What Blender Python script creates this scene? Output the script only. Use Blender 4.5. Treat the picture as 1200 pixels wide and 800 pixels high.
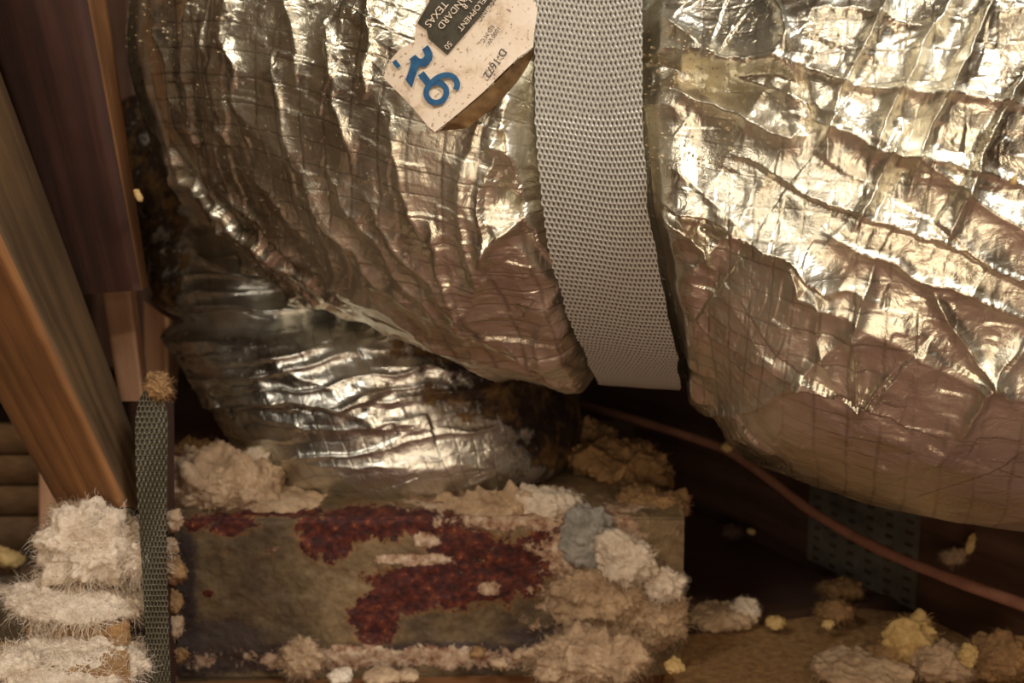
import bpy, bmesh, math, random
import numpy as np
from mathutils import Vector

random.seed(7)
RNG = np.random.default_rng(7)
for o in list(bpy.data.objects):
    bpy.data.objects.remove(o)
SC = bpy.context.scene
C = SC.collection

# ------------------------------------------------------------------ camera
CAM = np.array([0.0, 0.0, 0.34])
PITCH = math.radians(8.0)
FPX = 1167.0
FWD = np.array([0, math.cos(PITCH), -math.sin(PITCH)])
UPV = np.array([0, math.sin(PITCH), math.cos(PITCH)])
RGT = np.array([1.0, 0, 0])
cd = bpy.data.cameras.new('camera')
cam = bpy.data.objects.new('camera', cd)
C.objects.link(cam)
cam.location = CAM
cam.rotation_euler = (math.pi / 2 - PITCH, 0, 0)
cd.sensor_width = 36
cd.lens = 36 * FPX / 1200
cd.clip_start = 0.01
cd.dof.use_dof = True
cd.dof.focus_distance = 0.50
cd.dof.aperture_fstop = 9.0
SC.camera = cam

# ------------------------------------------------------------------ world, lamps, exposure
w = bpy.data.worlds.new('attic_air')
SC.world = w
w.use_nodes = True
w.node_tree.nodes['Background'].inputs[0].default_value = (0.30, 0.2, 0.13, 1)
w.node_tree.nodes['Background'].inputs[1].default_value = 0.05
SC.view_settings.view_transform = 'Standard'
SC.view_settings.look = 'None'
SC.view_settings.gamma = 1
SC.view_settings.use_curve_mapping = False
SC.view_settings.exposure = -0.32


def area(name, loc, target, size, sizey, power, col):
    l = bpy.data.lights.new(name, 'AREA')
    l.shape = 'RECTANGLE'
    l.size = size
    l.size_y = sizey
    l.energy = power
    l.color = col
    o = bpy.data.objects.new(name, l)
    C.objects.link(o)
    o.location = loc
    d = Vector(target) - Vector(loc)
    o.rotation_euler = d.to_track_quat('-Z', 'Y').to_euler()
    return o


area('work_light', (0.50, -0.12, 1.16), (0.28, 0.6, 0.38), 0.26, 0.20, 9.5, (1.0, 0.985, 0.94))
area('low_fill_light', (0.02, -0.20, 0.22), (0.14, 0.8, 0.06), 0.30, 0.20, 1.5, (1.0, 0.80, 0.56))  # added low fill, brightens the floor, box and duct undersides
area('camera_flash', (-0.05, -0.02, 0.40), (0.0, 0.8, 0.2), 0.03, 0.03, 0.22, (1.0, 0.88, 0.72))
area('left_fill_light', (-0.65, -0.30, 1.10), (-0.1, 0.7, 0.2), 0.30, 0.25, 6.0, (1.0, 0.90, 0.74))  # added unseen fill from the left, lifts the left lobe
pl_ = bpy.data.lights.new('rear_fill_light', 'POINT')  # added unseen fill behind the camera, lights walls the foil reflects
pl_.energy = 22.0
pl_.color = (1.0, 0.84, 0.62)
pl_.shadow_soft_size = 0.05
po_ = bpy.data.objects.new('rear_fill_light', pl_)
C.objects.link(po_)
po_.location = (0.15, -1.05, 1.30)


# ------------------------------------------------------------------ helpers
def P(px, py, D):
    return CAM + D * (FWD + (px - 600) / FPX * RGT - (py - 400) / FPX * UPV)


def G(px, py, z=0.0):
    r = FWD + (px - 600) / FPX * RGT - (py - 400) / FPX * UPV
    return CAM + r * ((z - CAM[2]) / r[2])


def proj(X):
    d = X - CAM
    D = d @ FWD
    return 600 + FPX * (d @ RGT) / D, 400 - FPX * (d @ UPV) / D


def mesh_obj(name, verts, faces, mat, parent=None, smooth=True, loc=None, uv=None, attrs=None):
    verts = np.asarray(verts, dtype=np.float32)
    if loc is not None:
        verts = verts - np.asarray(loc, dtype=np.float32)
    me = bpy.data.meshes.new(name)
    if isinstance(faces, np.ndarray):
        n, k = faces.shape
        me.vertices.add(len(verts))
        me.vertices.foreach_set('co', verts.ravel())
        me.loops.add(n * k)
        me.loops.foreach_set('vertex_index', faces.astype(np.int32).ravel())
        me.polygons.add(n)
        me.polygons.foreach_set('loop_start', np.arange(0, n * k, k, dtype=np.int32))
        me.polygons.foreach_set('loop_total', np.full(n, k, dtype=np.int32))
        me.update(calc_edges=True)
    else:
        me.from_pydata([tuple(map(float, v)) for v in verts], [], faces)
    if smooth:
        me.polygons.foreach_set('use_smooth', np.ones(len(me.polygons), dtype=bool))
    if uv is not None:
        l = me.uv_layers.new(name='UVMap')
        idx = np.zeros(len(me.loops), dtype=np.int32)
        me.loops.foreach_get('vertex_index', idx)
        l.data.foreach_set('uv', np.asarray(uv, dtype=np.float32)[idx].ravel())
    for k_, a in (attrs or {}).items():
        at = me.attributes.new(k_, 'FLOAT', 'POINT')
        at.data.foreach_set('value', np.asarray(a, dtype=np.float32).ravel())
    if mat:
        me.materials.append(mat)
    o = bpy.data.objects.new(name, me)
    C.objects.link(o)
    if parent:
        o.parent = parent
        if loc is None and parent.type == 'EMPTY':
            o.location = -Vector(parent.location)
        elif loc is not None:
            o.location = Vector(tuple(map(float, loc))) - parent.matrix_basis.translation
    elif loc is not None:
        o.location = tuple(map(float, loc))
    me.validate()
    return o


def child_of_mesh(o, parent):
    """parent a world-space mesh to a mesh part whose own origin is its parent's"""
    o.parent = parent
    o.matrix_parent_inverse.identity()
    o.location = (0, 0, 0)
    return o


def thing(name, label, cat, loc, group=None):
    o = bpy.data.objects.new(name, None)
    o.empty_display_size = 0.03
    C.objects.link(o)
    o.location = tuple(map(float, loc))
    return tag(o, label, cat, group)


def tag(o, label=None, cat=None, group=None, kind=None):
    if label: o['label'] = label
    if cat: o['category'] = cat
    if group: o['group'] = group
    if kind: o['kind'] = kind
    return o


def grid_faces(nu, nv, wrap=False):
    i = np.arange(nu - 1)[:, None]
    j = np.arange(nv if wrap else nv - 1)[None, :]
    a = i * nv + j
    b = i * nv + (j + 1) % nv
    c = (i + 1) * nv + (j + 1) % nv
    d = (i + 1) * nv + j
    return np.stack([a, b, c, d], -1).reshape(-1, 4)


def hsh(i, j, s):
    n = (i.astype(np.int64) * 374761393 + j.astype(np.int64) * 668265263 + s * 2147483647 * 31 + 1013904223)
    n = (n ^ (n >> 13)) * 1274126177
    n = n & 0xffffffff
    n = (n ^ (n >> 16)) & 0xffffff
    return n / float(0xffffff)


def vnoise(x, y, s=0):
    i = np.floor(x); j = np.floor(y)
    fx = x - i; fy = y - j
    fx = fx * fx * fx * (fx * (fx * 6 - 15) + 10)
    fy = fy * fy * fy * (fy * (fy * 6 - 15) + 10)
    i = i.astype(np.int64); j = j.astype(np.int64)
    a = hsh(i, j, s); b = hsh(i + 1, j, s); c = hsh(i, j + 1, s); d = hsh(i + 1, j + 1, s)
    return (a * (1 - fx) + b * fx) * (1 - fy) + (c * (1 - fx) + d * fx) * fy * 1.0 - 0.5


def fbm(x, y, s=0, o=4):
    r = 0; a = 1; t = 0
    for k in range(o):
        r = r + a * vnoise(x * 2 ** k, y * 2 ** k, s + k * 17)
        t += a; a *= 0.5
    return r / t * 2


def ridged(x, y, s=0):
    return 1 - 2 * np.abs(vnoise(x, y, s)) * 2


def facets(x, y, s=0, slope=1.0):
    """lower envelope of random tilted planes round scattered seeds: flat facets, sharp creases"""
    i0 = np.floor(x).astype(np.int64); j0 = np.floor(y).astype(np.int64)
    best = np.full(x.shape, 1e9)
    for di in (-1, 0, 1):
        for dj in (-1, 0, 1):
            i = i0 + di; j = j0 + dj
            sx = i + hsh(i, j, s); sy = j + hsh(i, j, s + 5)
            gx = hsh(i, j, s + 9) - .5; gy = hsh(i, j, s + 13) - .5
            dx = x - sx; dy = y - sy
            h = np.sqrt(dx * dx + dy * dy) * 0.8 + slope * (gx * dx + gy * dy) + 0.3 * hsh(i, j, s + 21)
            best = np.minimum(best, h)
    return best


def polydist(px, py, pts):
    """signed px distance (positive on the right-hand/lower side) and 0..1 position along"""
    pts = np.array(pts, float)
    seg = np.diff(pts, axis=0)
    L = np.sqrt((seg ** 2).sum(1)); cum = np.concatenate([[0], np.cumsum(L)])
    best = np.full(px.shape, 1e9); sg = np.zeros(px.shape); tt = np.zeros(px.shape)
    for k in range(len(seg)):
        dx = px - pts[k, 0]; dy = py - pts[k, 1]
        t = (dx * seg[k, 0] + dy * seg[k, 1]) / (L[k] ** 2)
        tc = np.clip(t, 0, 1)
        ex = dx - tc * seg[k, 0]; ey = dy - tc * seg[k, 1]
        d = np.hypot(ex, ey)
        s = np.sign(seg[k, 0] * dy - seg[k, 1] * dx)
        m = d < best
        best = np.where(m, d, best); sg = np.where(m, s, sg)
        tt = np.where(m, (cum[k] + tc * L[k]) / cum[-1], tt)
    return best * sg, tt


def apply_folds(px, py, folds, seed):
    """folds: (kind, pts, amp metres, width px [, back width])"""
    out = np.zeros(px.shape)
    for n, f in enumerate(folds):
        kind, pts, amp, w_ = f[:4]
        p = np.array(pts)
        ext = w_ * 6
        m = (px > p[:, 0].min() - ext) & (px < p[:, 0].max() + ext) & (py > p[:, 1].min() - ext) & (py < p[:, 1].max() + ext)
        if not m.any():
            continue
        X = px[m]; Y = py[m]
        X2 = X + 7 * fbm(X / 40, Y / 40, seed + n, 3)
        Y2 = Y + 7 * fbm(X / 40, Y / 40, seed + n + 50, 3)
        s, t = polydist(X2, Y2, pts)
        tap = np.clip(np.minimum(t, 1 - t) * 5, 0, 1) if kind != 'open' else 1.0
        tap = tap ** .7
        if kind in ('ridge', 'open'):
            h = np.exp(-np.abs(s) / w_) - 0.25 * np.exp(-np.abs(s) / (w_ * 3))
        elif kind == 'valley':
            h = -np.exp(-np.abs(s) / w_)
        else:  # step: lip on the negative side, sharp fall on the positive side
            h = np.where(s < 0, np.exp(s / (w_ * 2.5)), np.exp(-s / (w_ * .22)))
            h = h - .55 * np.where(s > 0, (1 - np.exp(-s / (w_ * .25))) * np.exp(-s / (w_ * 1.3)), 0)
        out[m] += amp * h * tap
    return out


# ------------------------------------------------------------------ materials
def mat(name):
    m = bpy.data.materials.new(name)
    m.use_nodes = True
    nt = m.node_tree
    return m, nt, nt.nodes['Principled BSDF']


def N(nt, t, **kw):
    n = nt.nodes.new(t)
    for k, v in kw.items():
        if k in n.inputs.keys():
            n.inputs[k].default_value = v
        else:
            setattr(n, k, v)
    return n


def ramp(nt, src, stops):
    r = nt.nodes.new('ShaderNodeValToRGB')
    els = r.color_ramp.elements
    while len(els) < len(stops):
        els.new(0.5)
    for e, (p_, c_) in zip(els, stops):
        e.position = p_
        e.color = (*c_, 1) if len(c_) == 3 else c_
    nt.links.new(src, r.inputs[0])
    return r


def mix(nt, a, b, fac, mode='MIX'):
    m = nt.nodes.new('ShaderNodeMix')
    m.data_type = 'RGBA'
    m.blend_type = mode
    for sock, v in ((m.inputs[6], a), (m.inputs[7], b), (m.inputs[0], fac)):
        if hasattr(v, 'links') or hasattr(v, 'is_linked'):
            nt.links.new(v, sock)
        else:
            sock.default_value = v if isinstance(v, (int, float)) else (*v, 1)
    return m.outputs[2]


def math_(nt, op, a, b=None, c=None, clamp=False):
    m = nt.nodes.new('ShaderNodeMath')
    m.operation = op
    m.use_clamp = clamp
    for k, v in enumerate((a, b, c)):
        if v is None: continue
        if hasattr(v, 'is_linked'):
            nt.links.new(v, m.inputs[k])
        else:
            m.inputs[k].default_value = v
    return m.outputs[0]


def bump(nt, h, strength, dist, prev=None):
    b = nt.nodes.new('ShaderNodeBump')
    b.inputs['Strength'].default_value = strength
    b.inputs['Distance'].default_value = dist
    nt.links.new(h, b.inputs['Height'])
    if prev is not None:
        nt.links.new(prev, b.inputs['Normal'])
    return b.outputs[0]


def foil_mat(name, pitch_u, pitch_v, tint=(0.79, 0.745, 0.62), rough=(0.24, 0.46), dirt=0.0, lines=0.45):
    m, nt, b = mat(name)
    uv = N(nt, 'ShaderNodeUVMap')
    co = N(nt, 'ShaderNodeTexCoord').outputs['Object']
    # wobble the scrim
    wn = N(nt, 'ShaderNodeTexNoise', Scale=14.0, Detail=2.0)
    nt.links.new(co, wn.inputs['Vector'])
    vm = nt.nodes.new('ShaderNodeVectorMath'); vm.operation = 'MULTIPLY_ADD'
    nt.links.new(wn.outputs['Color'], vm.inputs[0]); vm.inputs[1].default_value = (.006, .006, 0)
    nt.links.new(uv.outputs[0], vm.inputs[2])
    sep = N(nt, 'ShaderNodeSeparateXYZ'); nt.links.new(vm.outputs[0], sep.inputs[0])
    grid = None
    for ax, pt in ((0, pitch_u), (1, pitch_v)):
        a = math_(nt, 'MULTIPLY', sep.outputs[ax], 1.0 / pt)
        a = math_(nt, 'FRACT', a)
        a = math_(nt, 'SUBTRACT', a, 0.5)
        a = math_(nt, 'ABSOLUTE', a)
        a = math_(nt, 'MULTIPLY', a, -pt / 0.0011)
        a = math_(nt, 'ADD', a, 1.0, clamp=True)
        grid = a if grid is None else math_(nt, 'MAXIMUM', grid, a)
    fade = N(nt, 'ShaderNodeTexNoise', Scale=11.0, Detail=3.0); nt.links.new(co, fade.inputs['Vector'])
    fr = ramp(nt, fade.outputs[0], [(0.36, (0.12,) * 3), (0.56, (1,) * 3)])
    gl = math_(nt, 'MULTIPLY', grid, fr.outputs[0])
    n1 = N(nt, 'ShaderNodeTexNoise', Scale=75.0, Detail=5.0, Roughness=.6, Distortion=.6); nt.links.new(co, n1.inputs['Vector'])
    v1 = N(nt, 'ShaderNodeTexVoronoi', Scale=120.0, feature='DISTANCE_TO_EDGE')
    wv = mix(nt, co, n1.outputs['Color'], 0.012); nt.links.new(wv, v1.inputs['Vector'])
    ve = math_(nt, 'MINIMUM', v1.outputs['Distance'], 0.12)
    n2 = N(nt, 'ShaderNodeTexNoise', Scale=9.0, Detail=6.0, Roughness=.65); nt.links.new(co, n2.inputs['Vector'])
    rr = ramp(nt, n2.outputs[0], [(0.35, (rough[0],) * 3), (0.65, (rough[1],) * 3)])
    nt.links.new(rr.outputs[0], b.inputs['Roughness'])
    col = ramp(nt, n2.outputs[0], [(0.3, tuple(c * .80 for c in tint)), (0.5, tint), (0.7, tuple(min(1, c * 1.08) for c in tint))]).outputs[0]
    # dust spots
    n3 = N(nt, 'ShaderNodeTexNoise', Scale=260.0, Detail=2.0); nt.links.new(co, n3.inputs['Vector'])
    sp = ramp(nt, n3.outputs[0], [(0.68, (0,) * 3), (0.72, (1,) * 3)]).outputs[0]
    lk = math_(nt, 'MULTIPLY', gl, lines)
    col = mix(nt, col, (0.10, 0.075, 0.05), lk)  # scrim grooves: their shade is put into the colour as dark lines
    dm = math_(nt, 'MULTIPLY', sp, 0.5)
    col = mix(nt, col, (0.42, 0.33, 0.2), dm)
    met = math_(nt, 'SUBTRACT', 1.0, dm)
    if dirt > 0:
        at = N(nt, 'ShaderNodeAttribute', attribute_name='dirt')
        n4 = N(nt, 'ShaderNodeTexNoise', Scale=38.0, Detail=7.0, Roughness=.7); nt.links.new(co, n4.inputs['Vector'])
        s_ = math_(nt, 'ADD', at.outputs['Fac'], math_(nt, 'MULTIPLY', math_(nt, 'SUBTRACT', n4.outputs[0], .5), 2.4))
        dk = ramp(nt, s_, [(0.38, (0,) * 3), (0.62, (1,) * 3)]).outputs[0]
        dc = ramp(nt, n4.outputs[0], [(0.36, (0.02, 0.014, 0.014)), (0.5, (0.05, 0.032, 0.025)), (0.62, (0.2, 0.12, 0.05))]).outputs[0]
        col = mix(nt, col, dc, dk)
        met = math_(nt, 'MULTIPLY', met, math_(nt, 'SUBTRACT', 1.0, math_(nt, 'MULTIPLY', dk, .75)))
    nt.links.new(met, b.inputs['Metallic'])
    nt.links.new(col, b.inputs['Base Color'])
    nb = bump(nt, n1.outputs[0], 0.55, 0.0022)
    nb = bump(nt, ve, 0.18, 0.002, nb)
    nb = bump(nt, gl, 0.3, 0.0006, nb)
    nt.links.new(nb, b.inputs['Normal'])
    return m


def wood_mat(name, dark, light, axis='Z', scale=4.0, rough=.75, stretch=.05, blotch=(1.0, 1.0, 1.0)):
    m, nt, b = mat(name)
    tc = N(nt, 'ShaderNodeUVMap')
    mp = N(nt, 'ShaderNodeMapping')
    mp.inputs['Scale'].default_value = (1, stretch, 1)
    nt.links.new(tc.outputs[0], mp.inputs[0])
    n = N(nt, 'ShaderNodeTexNoise', Scale=scale * 22, Detail=8.0, Roughness=.65, Distortion=.4)
    nt.links.new(mp.outputs[0], n.inputs['Vector'])
    wv = N(nt, 'ShaderNodeTexWave', Scale=scale * 3, Distortion=6.0, Detail=3.0)
    nt.links.new(mp.outputs[0], wv.inputs['Vector'])
    f = math_(nt, 'ADD', math_(nt, 'MULTIPLY', n.outputs[0], .9), math_(nt, 'MULTIPLY', wv.outputs['Fac'], .10))
    r = ramp(nt, f, [(0.28, dark), (0.5, tuple((a + c) / 2 for a, c in zip(dark, light))), (0.72, light)])
    n2 = N(nt, 'ShaderNodeTexNoise', Scale=14.0, Detail=5.0)
    nt.links.new(tc.outputs[0], n2.inputs['Vector'])
    r2 = ramp(nt, n2.outputs[0], [(0.35, tuple(c * .55 for c in blotch)), (0.62, blotch)])
    col = mix(nt, r.outputs[0], r2.outputs[0], 0.75, 'MULTIPLY')
    nt.links.new(col, b.inputs['Base Color'])
    b.inputs['Roughness'].default_value = rough
    nt.links.new(bump(nt, f, .5, .0012), b.inputs['Normal'])
    return m


def plain_mat(name, c1, c2, scale=40, rough=.9, metallic=0.0, bs=.4, bd=.002, detail=6.0):
    m, nt, b = mat(name)
    co = N(nt, 'ShaderNodeTexCoord').outputs['Object']
    n = N(nt, 'ShaderNodeTexNoise', Scale=float(scale), Detail=detail, Roughness=.65)
    nt.links.new(co, n.inputs['Vector'])
    r = ramp(nt, n.outputs[0], [(0.3, c1), (0.7, c2)])
    nt.links.new(r.outputs[0], b.inputs['Base Color'])
    b.inputs['Roughness'].default_value = rough
    b.inputs['Metallic'].default_value = metallic
    nt.links.new(bump(nt, n.outputs[0], bs, bd), b.inputs['Normal'])
    return m


M = {}
M['foil'] = foil_mat('duct_foil', 0.0125, 0.0145)
M['foil2'] = foil_mat('branch_foil', 0.015, 0.013, tint=(.74, .73, .68), rough=(.24, .44), dirt=1.0, lines=.35)
M['wood_red'] = wood_mat('red_brown_wood', (0.035, 0.012, 0.008), (0.10, 0.037, 0.022))
M['wood_olive'] = wood_mat('olive_brown_wood', (0.07, 0.036, 0.014), (0.19, 0.11, 0.045))
M['wood_orange'] = wood_mat('orange_wood', (0.17, 0.066, 0.023), (0.38, 0.175, 0.06))
M['wood_salmon'] = wood_mat('salmon_wood', (0.58, 0.30, 0.17), (0.85, 0.52, 0.34))
M['wood_dark'] = wood_mat('dark_joist_wood', (0.06, 0.028, 0.016), (0.16, 0.08, 0.05))
M['wood_roof'] = wood_mat('roof_deck_wood', (0.35, 0.23, 0.13), (0.65, 0.47, 0.30), scale=2)
M['wood_tan'] = plain_mat('sandy_board', (0.20, 0.10, 0.04), (0.50, 0.30, 0.13), 160, bs=.7, bd=.002)
M['drywall'] = plain_mat('dusty_board', (0.17, 0.085, 0.068), (0.29, 0.16, 0.125), 12)
M['drywall_l'] = plain_mat('dusty_panel_tan', (0.20, 0.14, 0.08), (0.36, 0.27, 0.17), 16)
M['fluff_w'] = plain_mat('white_fibre', (0.62, 0.50, 0.38), (0.90, 0.79, 0.66), 60, bs=.9, bd=.004)
M['fluff_c'] = plain_mat('cream_fibre', (0.30, 0.19, 0.11), (0.68, 0.50, 0.33), 45, bs=.9, bd=.004)
M['fluff_b'] = plain_mat('brown_fibre', (0.16, 0.085, 0.035), (0.42, 0.25, 0.11), 45, bs=.9, bd=.004)
M['fluff_y'] = plain_mat('yellow_foam', (0.42, 0.26, 0.08), (0.72, 0.52, 0.24), 60, bs=.5, bd=.002)
M['cable'] = plain_mat('brown_cable', (0.20, 0.085, 0.055), (0.34, 0.16, 0.11), 60, rough=.55, bs=.3, bd=.001)
M['galv'] = plain_mat('galvanised_plate', (0.14, 0.135, 0.115), (0.30, 0.28, 0.24), 50, rough=.5, metallic=.4, bs=.2)
M['black'] = plain_mat('black_ink', (0.03, 0.03, 0.028), (0.06, 0.055, 0.05), 90, rough=.7)
M['olive_ink'] = plain_mat('olive_black_ink', (0.04, 0.036, 0.025), (0.085, 0.075, 0.052), 200, rough=.95)
M['blue'] = plain_mat('blue_ink', (0.0, 0.045, 0.14), (0.005, 0.11, 0.25), 200, rough=.6)
M['underside'] = plain_mat('brown_backing', (0.08, 0.04, 0.014), (0.27, 0.155, 0.06), 70, rough=.6)


def paper_mat():
    m, nt, b = mat('label_paper')
    co = N(nt, 'ShaderNodeTexCoord').outputs['Object']
    n = N(nt, 'ShaderNodeTexNoise', Scale=55.0, Detail=8.0, Roughness=.75); nt.links.new(co, n.inputs['Vector'])
    n2 = N(nt, 'ShaderNodeTexNoise', Scale=420.0, Detail=3.0); nt.links.new(co, n2.inputs['Vector'])
    r = ramp(nt, n.outputs[0], [(0.30, (0.42, 0.28, 0.16)), (0.45, (0.72, 0.58, 0.44)), (0.7, (0.82, 0.70, 0.57))])
    r2 = ramp(nt, n2.outputs[0], [(0.30, (0.25, 0.16, 0.09)), (0.40, (1, 1, 1))])
    nt.links.new(mix(nt, r.outputs[0], r2.outputs[0], .8, 'MULTIPLY'), b.inputs['Base Color'])
    b.inputs['Roughness'].default_value = .6
    nt.links.new(bump(nt, n.outputs[0], .3, .001), b.inputs['Normal'])
    return m


def strap_mat(name, hi, lo):
    m, nt, b = mat(name)
    at = N(nt, 'ShaderNodeAttribute', attribute_name='weave')
    r = ramp(nt, at.outputs['Fac'], [(0.12, lo), (0.42, tuple(c * .6 for c in hi)), (0.85, hi)])
    nt.links.new(r.outputs[0], b.inputs['Base Color'])
    b.inputs['Metallic'].default_value = .25
    b.inputs['Roughness'].default_value = .34
    return m


def boot_mat():
    m, nt, b = mat('rusted_sheet_metal')
    co = N(nt, 'ShaderNodeTexCoord').outputs['Object']
    at = N(nt, 'ShaderNodeAttribute', attribute_name='rust')
    ac = N(nt, 'ShaderNodeAttribute', attribute_name='crust')
    ag = N(nt, 'ShaderNodeAttribute', attribute_name='grime')
    n = N(nt, 'ShaderNodeTexNoise', Scale=48.0, Detail=10.0, Roughness=.78, Distortion=.3); nt.links.new(co, n.inputs['Vector'])
    n2 = N(nt, 'ShaderNodeTexNoise', Scale=150.0, Detail=6.0, Roughness=.7); nt.links.new(co, n2.inputs['Vector'])
    n3 = N(nt, 'ShaderNodeTexNoise', Scale=13.0, Detail=5.0, Roughness=.6); nt.links.new(co, n3.inputs['Vector'])
    base = ramp(nt, n3.outputs[0], [(0.32, (0.07, 0.045, 0.03)), (0.48, (0.17, 0.12, 0.065)), (0.62, (0.27, 0.19, 0.105))]).outputs[0]
    mot = ramp(nt, n2.outputs[0], [(0.35, (0.6, 0.55, 0.5)), (0.65, (1.15, 1.1, 1.0))]).outputs[0]
    base = mix(nt, base, mot, .8, 'MULTIPLY')
    nn = math_(nt, 'SUBTRACT', n.outputs[0], .5)
    g_ = math_(nt, 'ADD', ag.outputs['Fac'], math_(nt, 'MULTIPLY', nn, 2.0))
    gm = ramp(nt, g_, [(0.35, (0,) * 3), (0.7, (1,) * 3)]).outputs[0]
    base = mix(nt, base, (0.06, 0.04, 0.035), gm)
    s_ = math_(nt, 'ADD', at.outputs['Fac'], math_(nt, 'MULTIPLY', nn, 3.0))
    rm = ramp(nt, s_, [(0.44, (0,) * 3), (0.52, (1,) * 3)]).outputs[0]
    halo = ramp(nt, s_, [(0.30, (0,) * 3), (0.46, (1,) * 3)]).outputs[0]
    base = mix(nt, base, (0.38, 0.17, 0.06), math_(nt, 'MULTIPLY', halo, .45))
    rc = ramp(nt, n2.outputs[0], [(0.36, (0.022, 0.005, 0.006)), (0.5, (0.075, 0.012, 0.009)), (0.63, (0.17, 0.036, 0.015)), (0.72, (0.6, 0.26, 0.08))]).outputs[0]
    col = mix(nt, base, rc, rm)
    c_ = math_(nt, 'ADD', ac.outputs['Fac'], math_(nt, 'MULTIPLY', nn, 3.2))
    cm = ramp(nt, c_, [(0.45, (0,) * 3), (0.56, (1,) * 3)]).outputs[0]
    cc = ramp(nt, n2.outputs[0], [(0.36, (0.22, 0.09, 0.05)), (0.5, (0.50, 0.33, 0.22)), (0.66, (0.74, 0.60, 0.46))]).outputs[0]
    col = mix(nt, col, cc, cm)
    nt.links.new(col, b.inputs['Base Color'])
    b.inputs['Roughness'].default_value = .62
    b.inputs['Metallic'].default_value = 0.15
    nb = bump(nt, n2.outputs[0], .6, .0025)
    nb = bump(nt, rm, .4, .001, nb)
    nb = bump(nt, cm, .5, .002, nb)
    nt.links.new(nb, b.inputs['Normal'])
    return m


M['paper'] = paper_mat()
M['strap'] = strap_mat('grey_woven_strap', (0.52, 0.50, 0.45), (0.09, 0.065, 0.04))
M['strap_o'] = strap_mat('olive_woven_strap', (0.085, 0.07, 0.042), (0.02, 0.014, 0.008))
M['boot'] = boot_mat()


# ------------------------------------------------------------------ boards
def board(name, material, tops, bots, label=None, cat='board', parent=None, mats=None, wave=0.0, seed=1, group=None, kind=None):
    """tops/bots: three long-edge points (left, corner, right); the fourth closes the rectangle"""
    A = [np.array(p, float) for p in tops]; B = [np.array(p, float) for p in bots]
    A.append(A[0] + A[2] - A[1]); B.append(B[0] + B[2] - B[1])
    n = 40
    vs = []; uv = []; fs = []; mi = []
    off = 0
    L = np.linalg.norm(B[1] - A[1])
    for k in range(4):
        a0, a1 = A[k], A[(k + 1) % 4]; b0, b1 = B[k], B[(k + 1) % 4]
        W = np.linalg.norm(a1 - a0); m_ = 7
        nn = np.cross(b0 - a0, a1 - a0); nn /= np.linalg.norm(nn)
        for i in range(n + 1):
            for j in range(m_ + 1):
                t = i / n; s = j / m_
                q = (a0 * (1 - t) + b0 * t) * (1 - s) + (a1 * (1 - t) + b1 * t) * s
                if 0 < j < m_:
                    q = q + nn * wave * float(fbm(np.array([t * L * 40]), np.array([s * W * 60 + k * 9.]), seed)[0])
                vs.append(q); uv.append((s * W + k * .31 + seed * .17, t * L))
        for i in range(n):
            for j in range(m_):
                a = off + i * (m_ + 1) + j
                fs.append((a, a + 1, a + m_ + 2, a + m_ + 1)); mi.append(k)
        off = len(vs)
    for E in (A, B):
        for p in E:
            vs.append(p); uv.append((p[0] * 1.0 + seed, p[2] * .3))
        fs.append((off, off + 1, off + 2, off + 3) if E is B else (off + 3, off + 2, off + 1, off)); mi.append(4)
        off += 4
    c = (B[0] + B[2]) / 2
    o = mesh_obj(name, vs, np.array(fs), material, parent, smooth=False, loc=c, uv=uv)
    if mats:
        for mm in mats[1:]:
            o.data.materials.append(mm)
        sel = mats[0]
        for p, k in zip(o.data.polygons, mi):
            p.material_index = sel[k]
    bm = bmesh.new(); bm.from_mesh(o.data); bmesh.ops.remove_doubles(bm, verts=bm.verts, dist=1e-5)
    bmesh.ops.recalc_face_normals(bm, faces=bm.faces); bm.to_mesh(o.data); bm.free()
    if label: tag(o, label, cat, group, kind)
    return o


def box(name, lo, hi, material, parent=None, uvs=(1, 1)):
    x0, y0, z0 = lo; x1, y1, z1 = hi
    v = [(x, y, z) for x in (x0, x1) for y in (y0, y1) for z in (z0, z1)]
    f = [(0, 1, 3, 2), (4, 6, 7, 5), (0, 4, 5, 1), (2, 3, 7, 6), (0, 2, 6, 4), (1, 5, 7, 3)]
    uv = [(p[0] + p[2] * .5, p[1] + p[2]) for p in v]
    return mesh_obj(name, v, np.array(f), material, parent, smooth=False, uv=uv)


# ------------------------------------------------------------------ the room
fl = box('floor', (-1.6, -1.6, -0.02), (1.6, 2.0, 0.0), M['drywall']); tag(fl, kind='structure')
for nm, lo, hi in (('wall_back', (-1.6, 1.98, 0), (1.6, 2.0, 1.8)), ('wall_front', (-1.6, -1.6, 0), (1.6, -1.58, 1.8)),
                   ('wall_left', (-1.6, -1.58, 0), (-1.58, 1.98, 1.8)), ('wall_right', (1.58, -1.58, 0), (1.6, 1.98, 1.8))):
    tag(box(nm, lo, hi, M['wood_olive'] if nm == 'wall_back' else M['wood_roof']), kind='structure')
tag(box('ceiling', (-1.6, -1.6, 1.8), (1.6, 2.0, 1.82), M['wood_roof']), kind='structure')

# ------------------------------------------------------------------ large insulated duct
def center_from_bottom(px, pyb, D, R):
    """axis point at depth D whose cylinder of radius R has its lower outline at row pyb"""
    beta = math.atan((pyb - 400) / FPX)          # below forward
    al = beta
    for _ in range(30):
        dist = D / math.cos(al)
        al = beta - math.asin(min(.98, R / dist))
    return P(px, 400 + math.tan(al) * FPX, D)


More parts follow.
